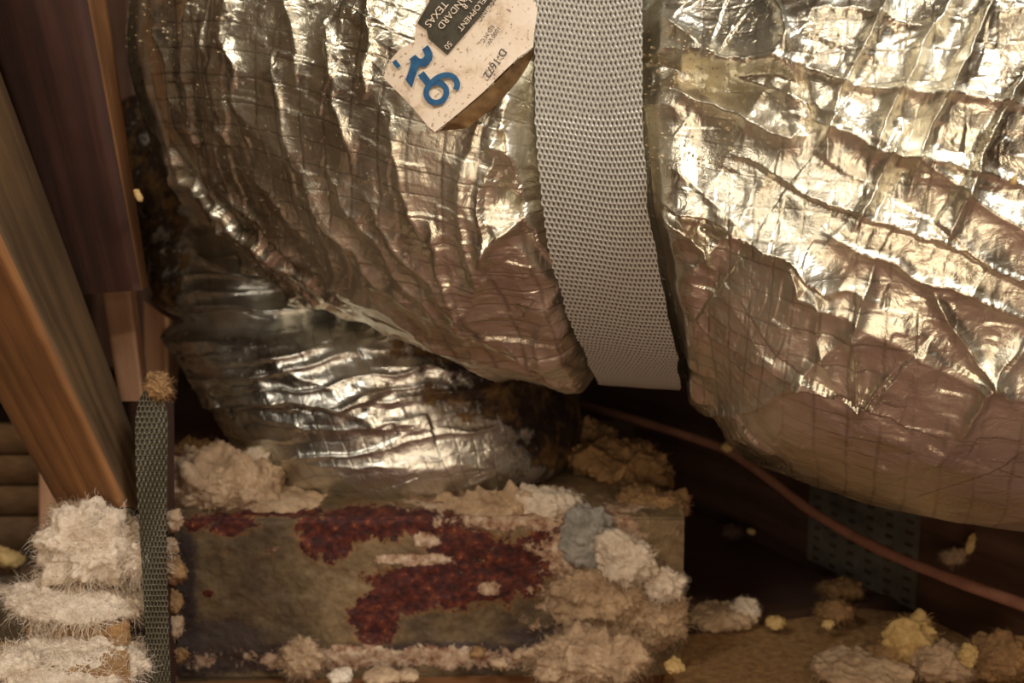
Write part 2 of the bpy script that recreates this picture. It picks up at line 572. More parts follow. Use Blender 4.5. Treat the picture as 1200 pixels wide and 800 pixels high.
ST = [  # px of axis, bottom row, depth, radius
    (585, 320, 1.30, .150), (482, 312, 1.08, .165), (452, 330, .92, .178), (462, 352, .79, .194), (535, 388, .725, .192),
    (625, 428, .69, .186), (690, 458, .672, .176), (742, 452, .664, .158), (790, 448, .658, .152), (838, 456, .652, .158),
    (905, 512, .645, .176), (968, 556, .638, .192), (1045, 588, .63, .199), (1130, 612, .622, .203), (1330, 634, .61, .21), (1650, 645, .60, .21)]
cen = np.array([center_from_bottom(*s) for s in ST]); rad = np.array([s[3] for s in ST])
dl = np.concatenate([[0], np.cumsum(np.linalg.norm(np.diff(cen, axis=0), axis=1))])


def spline(t, ts, ys):
    """Catmull-Rom through ys at ts"""
    ys = np.asarray(ys, float)
    one = ys.ndim == 1
    if one: ys = ys[:, None]
    m = np.gradient(ys, ts, axis=0)
    k = np.clip(np.searchsorted(ts, t) - 1, 0, len(ts) - 2)
    h = (ts[k + 1] - ts[k])[:, None]; x = ((t - ts[k]) / h[:, 0])[:, None]
    r = (2 * x ** 3 - 3 * x ** 2 + 1) * ys[k] + (x ** 3 - 2 * x ** 2 + x) * h * m[k] + (-2 * x ** 3 + 3 * x ** 2) * ys[k + 1] + (x ** 3 - x ** 2) * h * m[k + 1]
    return r[:, 0] if one else r


U_STRAP = dl[8]


def duct_frame(u):
    c = spline(u, dl, cen); R = spline(u, dl, rad)
    e = 0.06
    T = spline(np.clip(u + e, 0, dl[-1]), dl, cen) - spline(np.clip(u - e, 0, dl[-1]), dl, cen)
    T /= np.linalg.norm(T, axis=1)[:, None]
    F = np.cross(T, np.array([0, 0, 1.0])); F /= np.linalg.norm(F, axis=1)[:, None]
    U = np.cross(F, T)
    return c, R, F, U


def duct_point(u, th, off=0.0, shifted=True):
    sh = u.shape
    uf = u.ravel(); tf = th.ravel()
    c, R, F, U = duct_frame(uf)
    if shifted:   # the pinch follows the leaning strap round the duct
        k = np.exp(-((uf - U_STRAP) / .16) ** 2)
        ue = uf - (strap_centre_u(tf) - U_STRAP) * k
        c = c.copy(); c[:, 2] = spline(ue, dl, cen)[:, 2]; R = spline(ue, dl, rad)
    t = tf[:, None]; r = (R[:, None] + (off.ravel()[:, None] if isinstance(off, np.ndarray) else off))
    n = np.cos(t) * F + np.sin(t) * U
    return (c + r * n).reshape(*sh, 3), n.reshape(*sh, 3)


_TH = np.radians(np.linspace(-260, 80, 69))
_CU = np.full(69, U_STRAP)
_SW = np.full(69, .03)


def strap_centre_u(th):
    return np.interp(th, _TH, _CU)


def strap_half(th):
    return np.interp(th, _TH, _SW)


STRAP_W = 0.0275
ug = np.linspace(U_STRAP - .14, U_STRAP + .14, 141)
for _it in range(12):
    new = _CU.copy()
    for q, t0 in enumerate(_TH):
        if -math.radians(92) <= t0 <= math.radians(30):
            Xq, _ = duct_point(ug, np.full(141, t0))
            qx_, qy_ = proj(Xq)
            want = np.interp(qy_, [-50, 130, 250, 350, 450], [684, 690, 706, 726, 752])
            new[q] = np.interp(0, (qx_ - want), ug)
    a0 = np.searchsorted(_TH, -math.radians(92)); a1 = np.searchsorted(_TH, math.radians(30)) - 1
    new[:a0] = new[a0]; new[a1 + 1:] = new[a1]
    _CU = .5 * _CU + .5 * new
for q, t0 in enumerate(_TH):
    Xq, _ = duct_point(np.array([_CU[q] - .01, _CU[q] + .01]), np.full(2, t0))
    _SW[q] = STRAP_W / (np.linalg.norm(Xq[1] - Xq[0]) / .02)
print('strap', np.round(np.c_[np.degrees(_TH), _CU - U_STRAP, _SW][28:62:4], 4).tolist())

us = np.concatenate([np.linspace(0, dl[2], 30)[:-1], np.linspace(dl[2], dl[13] + .02, 960), np.linspace(dl[13] + .02, dl[-1], 24)[1:]])
ths = np.radians(np.concatenate([np.linspace(-118, 60, 680), np.linspace(62, 238, 46)]))
UU, TT = np.meshgrid(us, ths, indexing='ij')
X0, NN = duct_point(UU, TT)
PX, PY = proj(X0)
VV = 0.185 * TT
# warped coordinates for the crumple
wu = UU + 0.008 * fbm(UU * 12, VV * 12, 3) + 0.0025 * fbm(UU * 45, VV * 45, 8)
wv = VV + 0.008 * fbm(UU * 12, VV * 12, 4) + 0.0025 * fbm(UU * 45, VV * 45, 9)
right = 1 / (1 + np.exp(-(UU - strap_centre_u(TT)) / .01))
shear = wu + 0.35 * wv
# left lobe: long circumferential pleats that lean with the bend
pl = (ridged(wu * 26, wv * 2.6, 11) ** 2 * .0046 + ridged(wu * 60 + wv * 6, wv * 4.0, 12) ** 2 * .0018
      + facets(wu * 40, wv * 6.5, 14, 1.6) * .0042 + facets(wu * 60, wv * 34, 16, 2.0) * .0016)
lowl = np.clip((-np.degrees(TT) - 5) / 45, 0, 1)
pl = pl + lowl * ridged((wu * .8 + wv * .45) * 48, (wv - wu * .5) * 6, 15) ** 2 * .005
# right lobe: folds running down to the right plus steep cross creases
a = wv * math.cos(.30) + wu * math.sin(.42)
c2 = wu * math.cos(.35) - wv * math.sin(.35)
pr = (ridged(a * 17, c2 * 3.5, 21) ** 2 * .0050 + ridged(c2 * 30, a * 5.0, 22) ** 2 * .0030
      + facets(c2 * 34, a * 22, 24, 2.2) * .0040)
DS = pl * (1 - right) + pr * right
DS += facets(wu * 110, wv * 90, 31, 2.0) * .0012 + facets(wu * 240, wv * 210, 32, 2.0) * .0004
smooth_low = np.clip((PY - 505) / 60, 0, 1) * right
DS *= (1 - .72 * smooth_low)
lf = [
    ('ridge', [(188, -40), (200, 60), (212, 130), (234, 195)], .0065, 11),
    ('ridge', [(268, -40), (276, 50), (288, 120), (305, 165)], .0065, 12),
    ('ridge', [(240, 10), (252, 90), (268, 150), (285, 190)], .004, 8),
    ('ridge', [(342, -20), (352, 60), (352, 110)], .005, 8),
    ('ridge', [(320, 60), (332, 140), (352, 200)], .0045, 8),
    ('ridge', [(382, 20), (396, 110), (420, 190)], .0045, 8),
    ('ridge', [(440, -20), (444, 60), (430, 120)], .006, 10),
    ('ridge', [(460, 120), (470, 200), (500, 290)], .004, 8),
    ('step', [(390, 350), (320, 318), (255, 280), (205, 230), (172, 172), (156, 110)], .010, 13),
    ('step', [(420, 352), (350, 312), (285, 262), (228, 205), (205, 150)], .007, 9),
    ('ridge', [(165, 120), (188, 172), (232, 225), (300, 275), (365, 315)], .006, 7),
    ('ridge', [(250, 190), (300, 250), (360, 300), (430, 345)], .006, 8),
    ('ridge', [(300, 190), (345, 260), (410, 325), (470, 362)], .006, 8),
    ('ridge', [(340, 180), (395, 260), (455, 330), (520, 375)], .006, 8),
    ('ridge', [(385, 190), (430, 265), (490, 335), (560, 395)], .006, 9),
    ('ridge', [(430, 220), (470, 290), (530, 350), (600, 410)], .005, 9),
    ('ridge', [(505, 250), (520, 320), (560, 380)], .005, 9),
    ('ridge', [(545, 180), (545, 260), (570, 340)], .006, 10),
    ('step', [(590, 150), (612, 215), (632, 275), (655, 330), (682, 395), (708, 440)], .012, 11),
    ('ridge', [(570, 300), (600, 265), (642, 238)], .010, 10),
    ('ridge', [(575, 165), (610, 180), (630, 205)], .007, 8),
    ('valley', [(585, 215), (612, 232), (640, 232)], .006, 7),
    ('ridge', [(590, 395), (640, 420), (700, 438), (738, 452)], .005, 9),
]
rf = [
    ('step', [(742, 72), (790, 70), (850, 78), (905, 74), (940, 92)], .014, 13),
    ('ridge', [(765, 98), (820, 120), (880, 148), (930, 165), (948, 140)], .010, 10),
    ('valley', [(790, 90), (850, 100), (925, 110)], .010, 11),
    ('valley', [(930, 80), (950, 130), (948, 160)], .006, 7),
    ('step', [(756, 222), (810, 244), (870, 268), (920, 295), (975, 345)], .013, 12),
    ('ridge', [(762, 236), (800, 262), (830, 290), (835, 320)], .009, 9),
    ('ridge', [(915, 72), (1000, 98), (1100, 112), (1220, 128)], .005, 6),
    ('ridge', [(925, 130), (1020, 172), (1110, 195), (1220, 222)], .005, 6),
    ('step', [(860, 180), (950, 230), (1040, 262), (1130, 296), (1220, 345)], .006, 8),
    ('ridge', [(800, 250), (880, 290), (960, 330), (1040, 352)], .004, 7),
    ('ridge', [(960, 268), (1050, 312), (1140, 345), (1220, 380)], .006, 7),
    ('step', [(780, 330), (850, 390), (920, 430), (1010, 462), (1110, 505)], .006, 9),
    ('ridge', [(1045, -20), (1010, 60), (975, 130), (962, 200)], .006, 8),
    ('ridge', [(1120, -20), (1080, 60), (1045, 130), (1020, 200)], .008, 10),
    ('ridge', [(1175, -20), (1130, 70), (1090, 150), (1060, 235)], .007, 9),
    ('ridge', [(1215, 60), (1170, 140), (1140, 210), (1100, 290)], .006, 8),
    ('ridge', [(1060, 140), (1030, 210), (1000, 270)], .005, 6),
    ('valley', [(1085, 120), (1050, 200), (1020, 260)], .004, 6),
    ('ridge', [(920, 300), (935, 345), (990, 370)], .006, 8),
    ('ridge', [(1200, 395), (1150, 450), (1120, 500)], .009, 10),
    ('ridge', [(1025, 300), (1000, 380), (1010, 470), (1060, 420)], .006, 9),
    ('ridge', [(1090, 330), (1130, 400), (1190, 470)], .006, 8),
    ('ridge', [(955, 330), (960, 400), (985, 450)], .004, 7),
    ('ridge', [(798, 428), (812, 456), (835, 492), (850, 520)], .006, 6),
    ('ridge', [(900, -10), (915, 40), (920, 70)], .006, 8),
    ('ridge', [(945, 20), (1000, 12), (1050, 30), (1110, 40)], .005, 7),
]
DS += apply_folds(PX, PY, lf, 100) * (1 - right)
DS += apply_folds(PX, PY, rf, 300) * right
# foil bulges out on both sides of the strap; keep the strap's own bed flat
dist_s = np.abs(UU - strap_centre_u(TT)) / strap_half(TT) * .0275
bed = np.clip((dist_s - 0.029) / 0.010, 0, 1)
bed = bed * bed * (3 - 2 * bed)
DS = DS * (0.12 + .88 * bed) + (bed - 1) * .006
ruck = np.exp(-((dist_s - .044) / .012) ** 2)
DS += ruck * (.004 * ridged(VV * 26, UU * 20, 61) + .003)
X1 = X0 + NN * DS[..., None]
nu, nv = UU.shape
duct = thing('insulated_duct', 'large crumpled silver foil flexible duct sagging across the picture, pinched by a grey strap', 'duct', (0.12, .66, 0.12))
uvd = np.stack([UU.ravel() + .16 * VV.ravel(), VV.ravel() - .10 * UU.ravel()], -1)
jacket = mesh_obj('foil_jacket', X1.reshape(-1, 3), grid_faces(nu, nv, True), M['foil'], duct, uv=uvd)

# ------------------------------------------------------------------ paper label on the duct
GX = {}
LAB_C = np.array([538.0, 60.0])


def nearest_surface(px, py):
    """front surface point of the big duct near a pixel, plus normal (coarse lookup)"""
    d = (PXs - px) ** 2 + (PYs - py) ** 2
    k = np.argmin(d)
    return X1s[k], NNs[k]


vis = (np.degrees(TT) > -100) & (np.degrees(TT) < 66) & (UU > dl[2])
PX1, PY1 = proj(X1)
sub = vis.copy()
PXs, PYs, X1s, NNs = PX1[sub], PY1[sub], X1[sub], NN[sub]
DEP = (X1s - CAM) @ FWD
a_ = (PXs > 440) & (PXs < 612) & (PYs > -90) & (PYs < 180)
# best-fit plane through the surface under the label
pts = X1s[a_]
def quad(px, py):
    x = (np.asarray(px, float) - 540) / 100; y = (np.asarray(py, float) - 50) / 100
    return np.stack([x * x, y * y, x * y, x, y, np.ones_like(x)], -1)


QC = np.linalg.lstsq(quad(PXs[a_], PYs[a_]), DEP[a_], rcond=None)[0]
LIFT = np.max(quad(PXs[a_], PYs[a_]) @ QC - DEP[a_]) * .80


def lab(px, py, lift=0.0):
    """a point on the label sheet: follows the duct's round and stands off at its low corner"""
    D = float(quad(px, py) @ QC) - LIFT - lift
    D -= 0.012 * max(0, (py - 50) / 100.0) ** 1.5
    return P(px, py, D)


outline = [(449, 91), (456, 72), (468, 58), (486, 48), (487, 25), (500, 5), (497, -30), (520, -70), (640, -72), (636, -20), (630, 10), (626, 40), (625, 55),
           (607, 68), (590, 84), (566, 108), (545, 126), (527, 141), (509, 155), (500, 146), (487, 130), (470, 112), (458, 100)]


def inside(px, py, poly):
    c = False
    for i in range(len(poly)):
        x1, y1 = poly[i]; x2, y2 = poly[i - 1]
        if (y1 > py) != (y2 > py) and px < (x2 - x1) * (py - y1) / (y2 - y1) + x1:
            c = not c
    return c


def sheet(name, poly, liftf, thick, material, parent, step=5):
    bm = bmesh.new()
    n = len(poly)
    dense = []
    for i in range(n):
        x1, y1 = poly[i]; x2, y2 = poly[(i + 1) % n]
        k = max(1, int(math.hypot(x2 - x1, y2 - y1) / step))
        for q in range(k):
            dense.append((x1 + (x2 - x1) * q / k, y1 + (y2 - y1) * q / k))
    vs = [bm.verts.new((x, y, 0)) for x, y in dense]
    bm.faces.new(vs)
    xs = [p[0] for p in poly]; ys = [p[1] for p in poly]
    for v in np.arange(min(xs) + step, max(xs), step):
        bmesh.ops.bisect_plane(bm, geom=bm.verts[:] + bm.edges[:] + bm.faces[:], plane_co=(v, 0, 0), plane_no=(1, 0, 0))
    for v in np.arange(min(ys) + step, max(ys), step):
        bmesh.ops.bisect_plane(bm, geom=bm.verts[:] + bm.edges[:] + bm.faces[:], plane_co=(0, v, 0), plane_no=(0, 1, 0))
    bmesh.ops.triangulate(bm, faces=bm.faces[:])
    for v in bm.verts:
        v.co = Vector(lab(v.co.x, v.co.y, liftf))
    bmesh.ops.recalc_face_normals(bm, faces=bm.faces)
    if sum(f.normal.dot(Vector(FWD)) for f in bm.faces) > 0:
        bmesh.ops.reverse_faces(bm, faces=bm.faces[:])
    if thick:
        r = bmesh.ops.extrude_face_region(bm, geom=bm.faces[:])
        for g in r['geom']:
            if isinstance(g, bmesh.types.BMVert):
                g.co += Vector(FWD) * thick
        bmesh.ops.recalc_face_normals(bm, faces=bm.faces)
    me = bpy.data.meshes.new(name); bm.to_mesh(me); bm.free()
    me.materials.append(material)
    o = bpy.data.objects.new(name, me); C.objects.link(o)
    o.parent = parent
    if parent.type == 'EMPTY':
        o.location = -Vector(parent.location)
    return o


paper = sheet('paper_label', outline, 0, .0010, M['paper'], duct)
paper['label'] = 'torn cream paper label with blue R-6 and a dark printed panel, stained'
panel = sheet('printed_panel', [(489, 27), (500, 35), (502, 45), (524, 64), (560, 22), (600, -32), (560, -60), (510, -20), (503, 2)], .0012, 0.0002, M['olive_ink'], paper)


def text_on_label(name, s, px, py, dirx, diry, h, material, lift=.0018, squeeze=1.0, bold=0.0, trim=None):
    cu = bpy.data.curves.new(name, 'FONT')
    cu.body = s; cu.size = 1.0; cu.offset = bold; cu.resolution_u = 3
    cu.align_x = 'CENTER'; cu.align_y = 'CENTER'
    tmp = bpy.data.objects.new(name, cu); C.objects.link(tmp)
    bpy.context.view_layer.update()
    me = bpy.data.meshes.new_from_object(tmp.evaluated_get(bpy.context.evaluated_depsgraph_get()))
    bpy.data.objects.remove(tmp)
    bm = bmesh.new(); bm.from_mesh(me)
    bmesh.ops.triangulate(bm, faces=bm.faces[:])
    if len(s) < 4:
        bmesh.ops.subdivide_edges(bm, edges=bm.edges[:], cuts=2)
    if trim:
        for co, no in (((-.10, 0, 0), (1, 0, 0)), ((0, -.24, 0), (0, 1, 0))):
            bmesh.ops.bisect_plane(bm, geom=bm.verts[:] + bm.edges[:] + bm.faces[:], plane_co=co, plane_no=no)
        dead = [f for f in bm.faces if trim(f.calc_center_median())]
        bmesh.ops.delete(bm, geom=dead, context='FACES')
    L = math.hypot(dirx, diry); dx, dy = dirx / L, diry / L
    ux, uy = dy, -dx       # letters' up on the picture
    k = h / 0.7
    for v in bm.verts:
        X = px + v.co.x * k * squeeze * dx + v.co.y * k * ux
        Y = py + v.co.x * k * squeeze * dy + v.co.y * k * uy
        v.co = Vector(lab(X, Y, lift))
    bm.to_mesh(me); bm.free()
    me.materials.clear(); me.materials.append(material)
    o = bpy.data.objects.new(name, me); C.objects.link(o); o.parent = paper
    return o


# the worn stem of the R has only its foot left
text_on_label('blue_lettering', 'R', 485, 73, .60, .78, 43, M['blue'], bold=.03,
              trim=lambda c: c.x < -0.10 and c.y > -0.24)
text_on_label('blue_lettering', '-', 502, 90, .6, .78, 40, M['blue'], bold=.03)


def stroke_on_label(name, path, thick, px, py, dirx, diry, h, material, lift=.0018):
    L = math.hypot(dirx, diry); dx, dy = dirx / L, diry / L
    p = np.array(path); T = np.gradient(p, axis=0); T /= np.linalg.norm(T, axis=1)[:, None]
    nn_ = np.stack([-T[:, 1], T[:, 0]], 1) * thick / 2
    vs = []
    for a, b in zip(p + nn_, p - nn_):
        for q in (a, (a + b) / 2, b):
            vs.append(lab(px + q[0] * h * dx + q[1] * h * dy, py + q[0] * h * dy - q[1] * h * dx, lift))
    o = mesh_obj(name, vs, grid_faces(len(p), 3), material, None)
    o.parent = paper
    return o


ring = [(.27 * math.cos(a), -.20 + .28 * math.sin(a)) for a in np.linspace(math.pi * .95, -math.pi * 1.1, 40)]
tail = [(.27, .26), (.20, .37), (.08, .43), (-.06, .42), (-.18, .34), (-.26, .2), (-.30, .02), (-.29, -.14)]
tt6 = np.linspace(0, 7, 36)
tail = list(map(tuple, spline(tt6, np.arange(8.0), np.array(tail))))
stroke_on_label('blue_lettering', ring, .155, 518, 103, .6, .76, 43, M['blue'])
stroke_on_label('blue_lettering', tail, .155, 518, 103, .6, .76, 43, M['blue'], lift=.0020)
text_on_label('black_lettering', 'D-1672', 580, 74, -.57, .82, 8.8, M['black'], bold=.01)
text_on_label('small_lettering', 'RIES, INC', 571, 9, -.55, .80, 6.5, M['olive_ink'])
text_on_label('small_lettering', '1000 W.\n  RD M C', 575, 40, -.55, .80, 5, M['olive_ink'])
text_on_label('pale_lettering', 'N . TEXAS', 517, 9, -.62, .76, 8.5, M['paper'], lift=.0022)
text_on_label('pale_lettering', 'STANDARD', 533, 10, -.62, .76, 7.8, M['paper'], lift=.0022)
text_on_label('pale_lettering', 'L 8', 547, 4, -.62, .76, 7.0, M['paper'], lift=.0022)
text_on_label('pale_lettering', 'DEVELOPMENT', 558, 10, -.62, .76, 6.6, M['paper'], lift=.0022)
text_on_label('pale_lettering', '50', 525, 53, -.62, .76, 6.6, M['paper'], lift=.0022)


# the label's lifted lower right edge, brown underside curling away
def strip_edge(name, top, bot, d0, d1, material, parent, n=60):
    vs = []
    m_ = 8
    for i in range(n + 1):
        t = i / n
        k = t * (len(top) - 1); a = min(int(k), len(top) - 2); f = k - a
        p = np.array(top[a]) * (1 - f) + np.array(top[a + 1]) * f
        q = np.array(bot[a]) * (1 - f) + np.array(bot[a + 1]) * f
        for j in range(m_ + 1):
            s = j / m_
            x, y = p * (1 - s) + q * s
            wob = .0012 * float(fbm(np.array([x / 9.]), np.array([y / 9.]), 5)[0])
            vs.append(lab(x, y, d0 * (1 - s) + d1 * s + wob))
    return mesh_obj(name, vs, grid_faces(n + 1, m_ + 1), material, None)


e = strip_edge('label_backing', [(511, 156), (529, 142), (568, 109), (592, 85), (608, 69), (626, 56)],
               [(513, 154), (548, 150), (585, 120), (606, 96), (618, 78), (627, 60)], -.001, -.009, M['underside'], None)
e.parent = duct; e.location = -Vector(duct.location)

# ------------------------------------------------------------------ hanging strap round the pinch
def weave_height(s, t, cells):
    """s 0..1 across, t rows: knitted cell relief 0..1"""
    cx = s * cells; row = np.floor(t)
    fy = t - row
    fx = (cx + .5 * (row % 2)) % 1.0
    h = (np.sin(np.pi * fx) ** .6) * .55 * (np.sin(np.pi * fy) ** .5) + .5 * np.exp(-((fy - .08) / .16) ** 2) + .5 * np.exp(-((fy - 1.08) / .16) ** 2)
    hole = np.exp(-((fx - .02) / .16) ** 2 - ((fy - .55) / .30) ** 2) + np.exp(-((fx - .98) / .16) ** 2 - ((fy - .55) / .30) ** 2)
    return np.clip(h + .25 - .8 * hole, 0, 1)


SW = 0.0275   # half width
nt_, ns_ = 950, 150
th = np.radians(np.linspace(-190, 4, nt_))
tt, ss = np.meshgrid(th, np.linspace(-1, 1, ns_), indexing='ij')
edge_wob = .0012 * fbm(tt * 9, np.sign(ss) * 3, 77)
uu = strap_centre_u(tt) + ss * (strap_half(tt) + edge_wob) + .0010 * fbm(tt * 3, ss * 0, 78)
roww = 0.0030
hgt = weave_height((ss + 1) / 2, (tt * .155 + .0012 * np.sin(ss * 2.2) + .0016 * ss) / roww, 24)
Xs, Ns = duct_point(uu, tt)
lift_s = .0035 + hgt * .0011
# flat across its width: use the centre profile plus slack
Xc, Nc = duct_point(strap_centre_u(tt), tt)
Xs = Xs + Ns * lift_s[..., None] + Ns * (.0022 * (1 - ss ** 2))[..., None]
# straight run upwards from the front
top_row = Xs[-1]; Tn = 480
up = np.linspace(0, .40, Tn)[1:]
leadir = np.array([-.02, .02, 1.0])
run = top_row[None] + up[:, None, None] * leadir[None, None]
hr = weave_height(np.tile((ss[0] + 1) / 2, (len(up), 1)), ((tt[-1:] * .155) + up[:, None] + .0016 * ss[:1] + .0012 * np.sin(ss[:1] * 2.2)) / roww, 24)
run[..., 1] -= hr * .0011 - hgt[-1][None] * .0011
Xs = np.concatenate([Xs, run]); hgt = np.concatenate([hgt, hr])
strap = thing('hanging_strap', 'wide grey woven webbing strap wrapped down round the middle of the large foil duct', 'strap', (0.07, .5, .2))
so = mesh_obj('webbing', Xs.reshape(-1, 3), grid_faces(Xs.shape[0], Xs.shape[1]), M['strap'], strap, attrs={'weave': hgt})

# ------------------------------------------------------------------ branch duct dropping on to the boot
BR = [  # py row of axis, x left, x right, depth
    (110, 150, 470, 1.00), (200, 150, 470, .97), (262, 168, 500, .95), (310, 178, 560, .92), (342, 195, 600, .90), (354, 216, 610, .885),
    (364, 204, 630, .872), (400, 214, 650, .85), (450, 242, 672, .84), (490, 268, 682, .835), (520, 292, 684, .83),
    (540, 318, 680, .83), (556, 352, 668, .83), (566, 390, 650, .83)]
ys_ = np.array([b[0] for b in BR], float)
nb_, na_ = 370, 520
yy = np.concatenate([np.linspace(110, 230, 40)[:-1], np.linspace(230, 566, nb_ - 39)])
xl = spline(yy, ys_, [b[1] for b in BR]); xr = spline(yy, ys_, [b[2] for b in BR]); dd = spline(yy, ys_, [b[3] for b in BR])
ang = np.radians(np.concatenate([np.linspace(-195, 15, na_ - 60), np.linspace(15, 165, 61)[1:]]))
YI, AA = np.meshgrid(np.arange(len(yy)), ang, indexing='ij')
cx = ((xl + xr) / 2)[YI]; hw = ((xr - xl) / 2)[YI]; dc = dd[YI]; yv = yy[YI]
rx = hw * dc / FPX * .97; ry = rx * .80
base = CAM + dc[..., None] * (FWD + ((cx - 600) / FPX)[..., None] * RGT - ((yv - 400) / FPX)[..., None] * UPV)
nrm = np.stack([np.cos(AA) / 1.0, np.sin(AA) / .8, np.zeros_like(AA)], -1)
nrm /= np.linalg.norm(nrm, axis=-1)[..., None]
Xb = base + np.stack([rx * np.cos(AA), ry * np.sin(AA), np.zeros_like(AA)], -1)
# rings sag: lower in the middle front, higher on the right
Xb[..., 2] += 0.012 * np.cos(AA) - 0.0 + .004 * fbm(AA * 2, yv / 60, 90)
pxb, pyb = proj(Xb)
su = AA * .16; sv = -Xb[..., 2]
w1 = su + .01 * fbm(su * 14, sv * 14, 91); w2 = sv + .008 * fbm(su * 14, sv * 14, 92) + su * .12
DB = ridged(w1 * 5, w2 * 34, 93) ** 2 * .0042 + ridged(w1 * 14, w2 * 80, 94) ** 2 * .0022 + facets(w1 * 34, w2 * 48, 95, 1.6) * .0035 \
    + facets(w1 * 90, w2 * 110, 96, 1.4) * .0011
bf = [
    ('step', [(205, 352), (280, 362), (350, 362), (430, 356)], .008, 8),
    ('ridge', [(215, 362), (300, 366), (400, 358)], .006, 7),
    ('ridge', [(215, 412), (270, 425), (340, 412), (400, 395)], .007, 9),
    ('ridge', [(215, 440), (280, 444), (340, 430), (420, 410)], .007, 9),
    ('step', [(240, 478), (310, 472), (400, 478), (460, 462)], .008, 10),
    ('ridge', [(300, 492), (360, 500), (430, 500), (520, 480)], .005, 9),
    ('ridge', [(330, 540), (400, 548), (480, 545)], .006, 9),
    ('ridge', [(480, 420), (560, 400), (620, 390)], .007, 9),
    ('ridge', [(400, 380), (450, 372), (520, 366)], .006, 7),
    ('ridge', [(420, 400), (480, 388), (560, 378)], .006, 7),
    ('ridge', [(430, 430), (500, 425), (580, 440)], .006, 9),
    ('ridge', [(230, 300), (290, 322), (360, 340)], .008, 8),
    ('ridge', [(260, 290), (320, 310), (400, 338)], .006, 7),
]
DB += apply_folds(pxb, pyb, bf, 500)
DB *= 1 - .5 * np.clip((pyb - 480) / 30, 0, 1)
Xb = Xb + nrm * DB[..., None]
pxb, pyb = proj(Xb)
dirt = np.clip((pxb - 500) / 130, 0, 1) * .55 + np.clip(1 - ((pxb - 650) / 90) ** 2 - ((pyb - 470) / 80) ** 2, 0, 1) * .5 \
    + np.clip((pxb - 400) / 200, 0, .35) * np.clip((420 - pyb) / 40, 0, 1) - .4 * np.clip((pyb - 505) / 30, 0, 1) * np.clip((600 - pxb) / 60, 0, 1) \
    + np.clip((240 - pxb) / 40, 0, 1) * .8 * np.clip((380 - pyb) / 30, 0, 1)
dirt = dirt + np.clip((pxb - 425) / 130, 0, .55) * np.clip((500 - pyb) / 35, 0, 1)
branch = thing('branch_duct', 'smaller grimy foil duct bending down on to the rusty metal box', 'duct', (-.1, .83, .2))
mesh_obj('foil_jacket', Xb.reshape(-1, 3), grid_faces(Xb.shape[0], Xb.shape[1]), M['foil2'], branch,
         uv=np.stack([w1.ravel(), w2.ravel()], -1), attrs={'dirt': dirt})

# ------------------------------------------------------------------ rusty boot
BD = .735
c0 = G(212, 797, 0.0)
yb = c0[1]
def on_plane_y(px, py, y):
    r = FWD + (px - 600) / FPX * RGT - (py - 400) / FPX * UPV
    return CAM + r * ((y - CAM[1]) / r[1])
bx0 = on_plane_y(207, 700, yb)[0]; bx1 = on_plane_y(800, 700, yb)[0]
ztop = on_plane_y(400, 602, yb)[2]
YB_BACK = yb + 0.30
boot = thing('duct_boot', 'rusty sheet metal box carrying the smaller foil duct', 'box', ((bx0 + bx1) / 2, yb + .15, 0))
nu_, nv_ = 420, 200
gu, gv = np.meshgrid(np.linspace(0, 1, nu_), np.linspace(0, 1, nv_), indexing='ij')
# front face (v 0..0.8) rolling over to the top face (0.8..1)
arc = .8
fx = bx0 + (bx1 - bx0) * gu
zz = np.where(gv < arc, gv / arc * ztop, ztop)
yy_ = np.where(gv < arc, yb, yb + (gv - arc) / (1 - arc) * .11)
rollk = np.exp(-((gv - arc) / .025) ** 2)
zz = zz - rollk * .003; yy_ = yy_ + rollk * .003
disp = .0035 * fbm(fx * 16, zz * 16 + yy_ * 8, 120, 4) + .0012 * fbm(fx * 90, zz * 90, 121, 3)
yy_ = yy_ - disp * (gv < arc) - .006 * np.exp(-((zz - ztop * .2) / .01) ** 2) * .3
zz = zz + disp * (gv >= arc)
Xf = np.stack([fx, yy_, zz], -1)
qx, qy = proj(Xf)


def blob(cx, cy, rx, ry):
    return np.clip(1.38 - np.sqrt(((qx - cx) / rx) ** 2 + ((qy - cy) / ry) ** 2), 0, 1)


rust = np.zeros_like(qx)
for b_ in [(258, 614, 52, 15), (330, 598, 60, 10), (385, 628, 42, 34), (440, 612, 70, 26), (500, 612, 60, 22), (545, 640, 50, 28), (440, 722, 30, 40),
           (475, 690, 50, 30), (540, 682, 80, 34), (600, 668, 60, 44), (640, 650, 34, 44), (640, 610, 26, 20), (243, 695, 8, 5), (480, 572, 200, 8)]:
    rust = np.maximum(rust, blob(*b_))
crust = np.zeros_like(qx)
for b_ in [(600, 606, 80, 22), (560, 590, 120, 12), (650, 590, 40, 20), (300, 588, 90, 12), (500, 632, 22, 10), (700, 700, 90, 120), (720, 620, 60, 40),
           (470, 770, 260, 16), (575, 690, 14, 10), (655, 640, 12, 20), (480, 655, 60, 8)]:
    crust = np.maximum(crust, blob(*b_) * .85)
grime = np.zeros_like(qx)
for b_ in [(250, 760, 90, 40), (215, 680, 18, 90), (330, 770, 90, 22), (520, 762, 160, 12), (640, 745, 60, 16)]:
    grime = np.maximum(grime, blob(*b_))
mesh_obj('front_panel', Xf.reshape(-1, 3), grid_faces(nu_, nv_), M['boot'], boot, attrs={'rust': rust, 'crust': crust, 'grime': grime})
for nm, lo, hi in (('side_panel', (bx0 - .0005, yb + .004, 0), (bx0 + .0012, YB_BACK, ztop - .001)), ('side_panel', (bx1 - .0012, yb + .004, 0), (bx1 + .0005, YB_BACK, ztop - .001)),
                   ('back_panel', (bx0, YB_BACK - .001, 0), (bx1, YB_BACK, ztop)), ('top_panel', (bx0, yb + .105, ztop - .0035), (bx1, YB_BACK, ztop - .0020))):
    box(nm, lo, hi, M['boot'], boot)
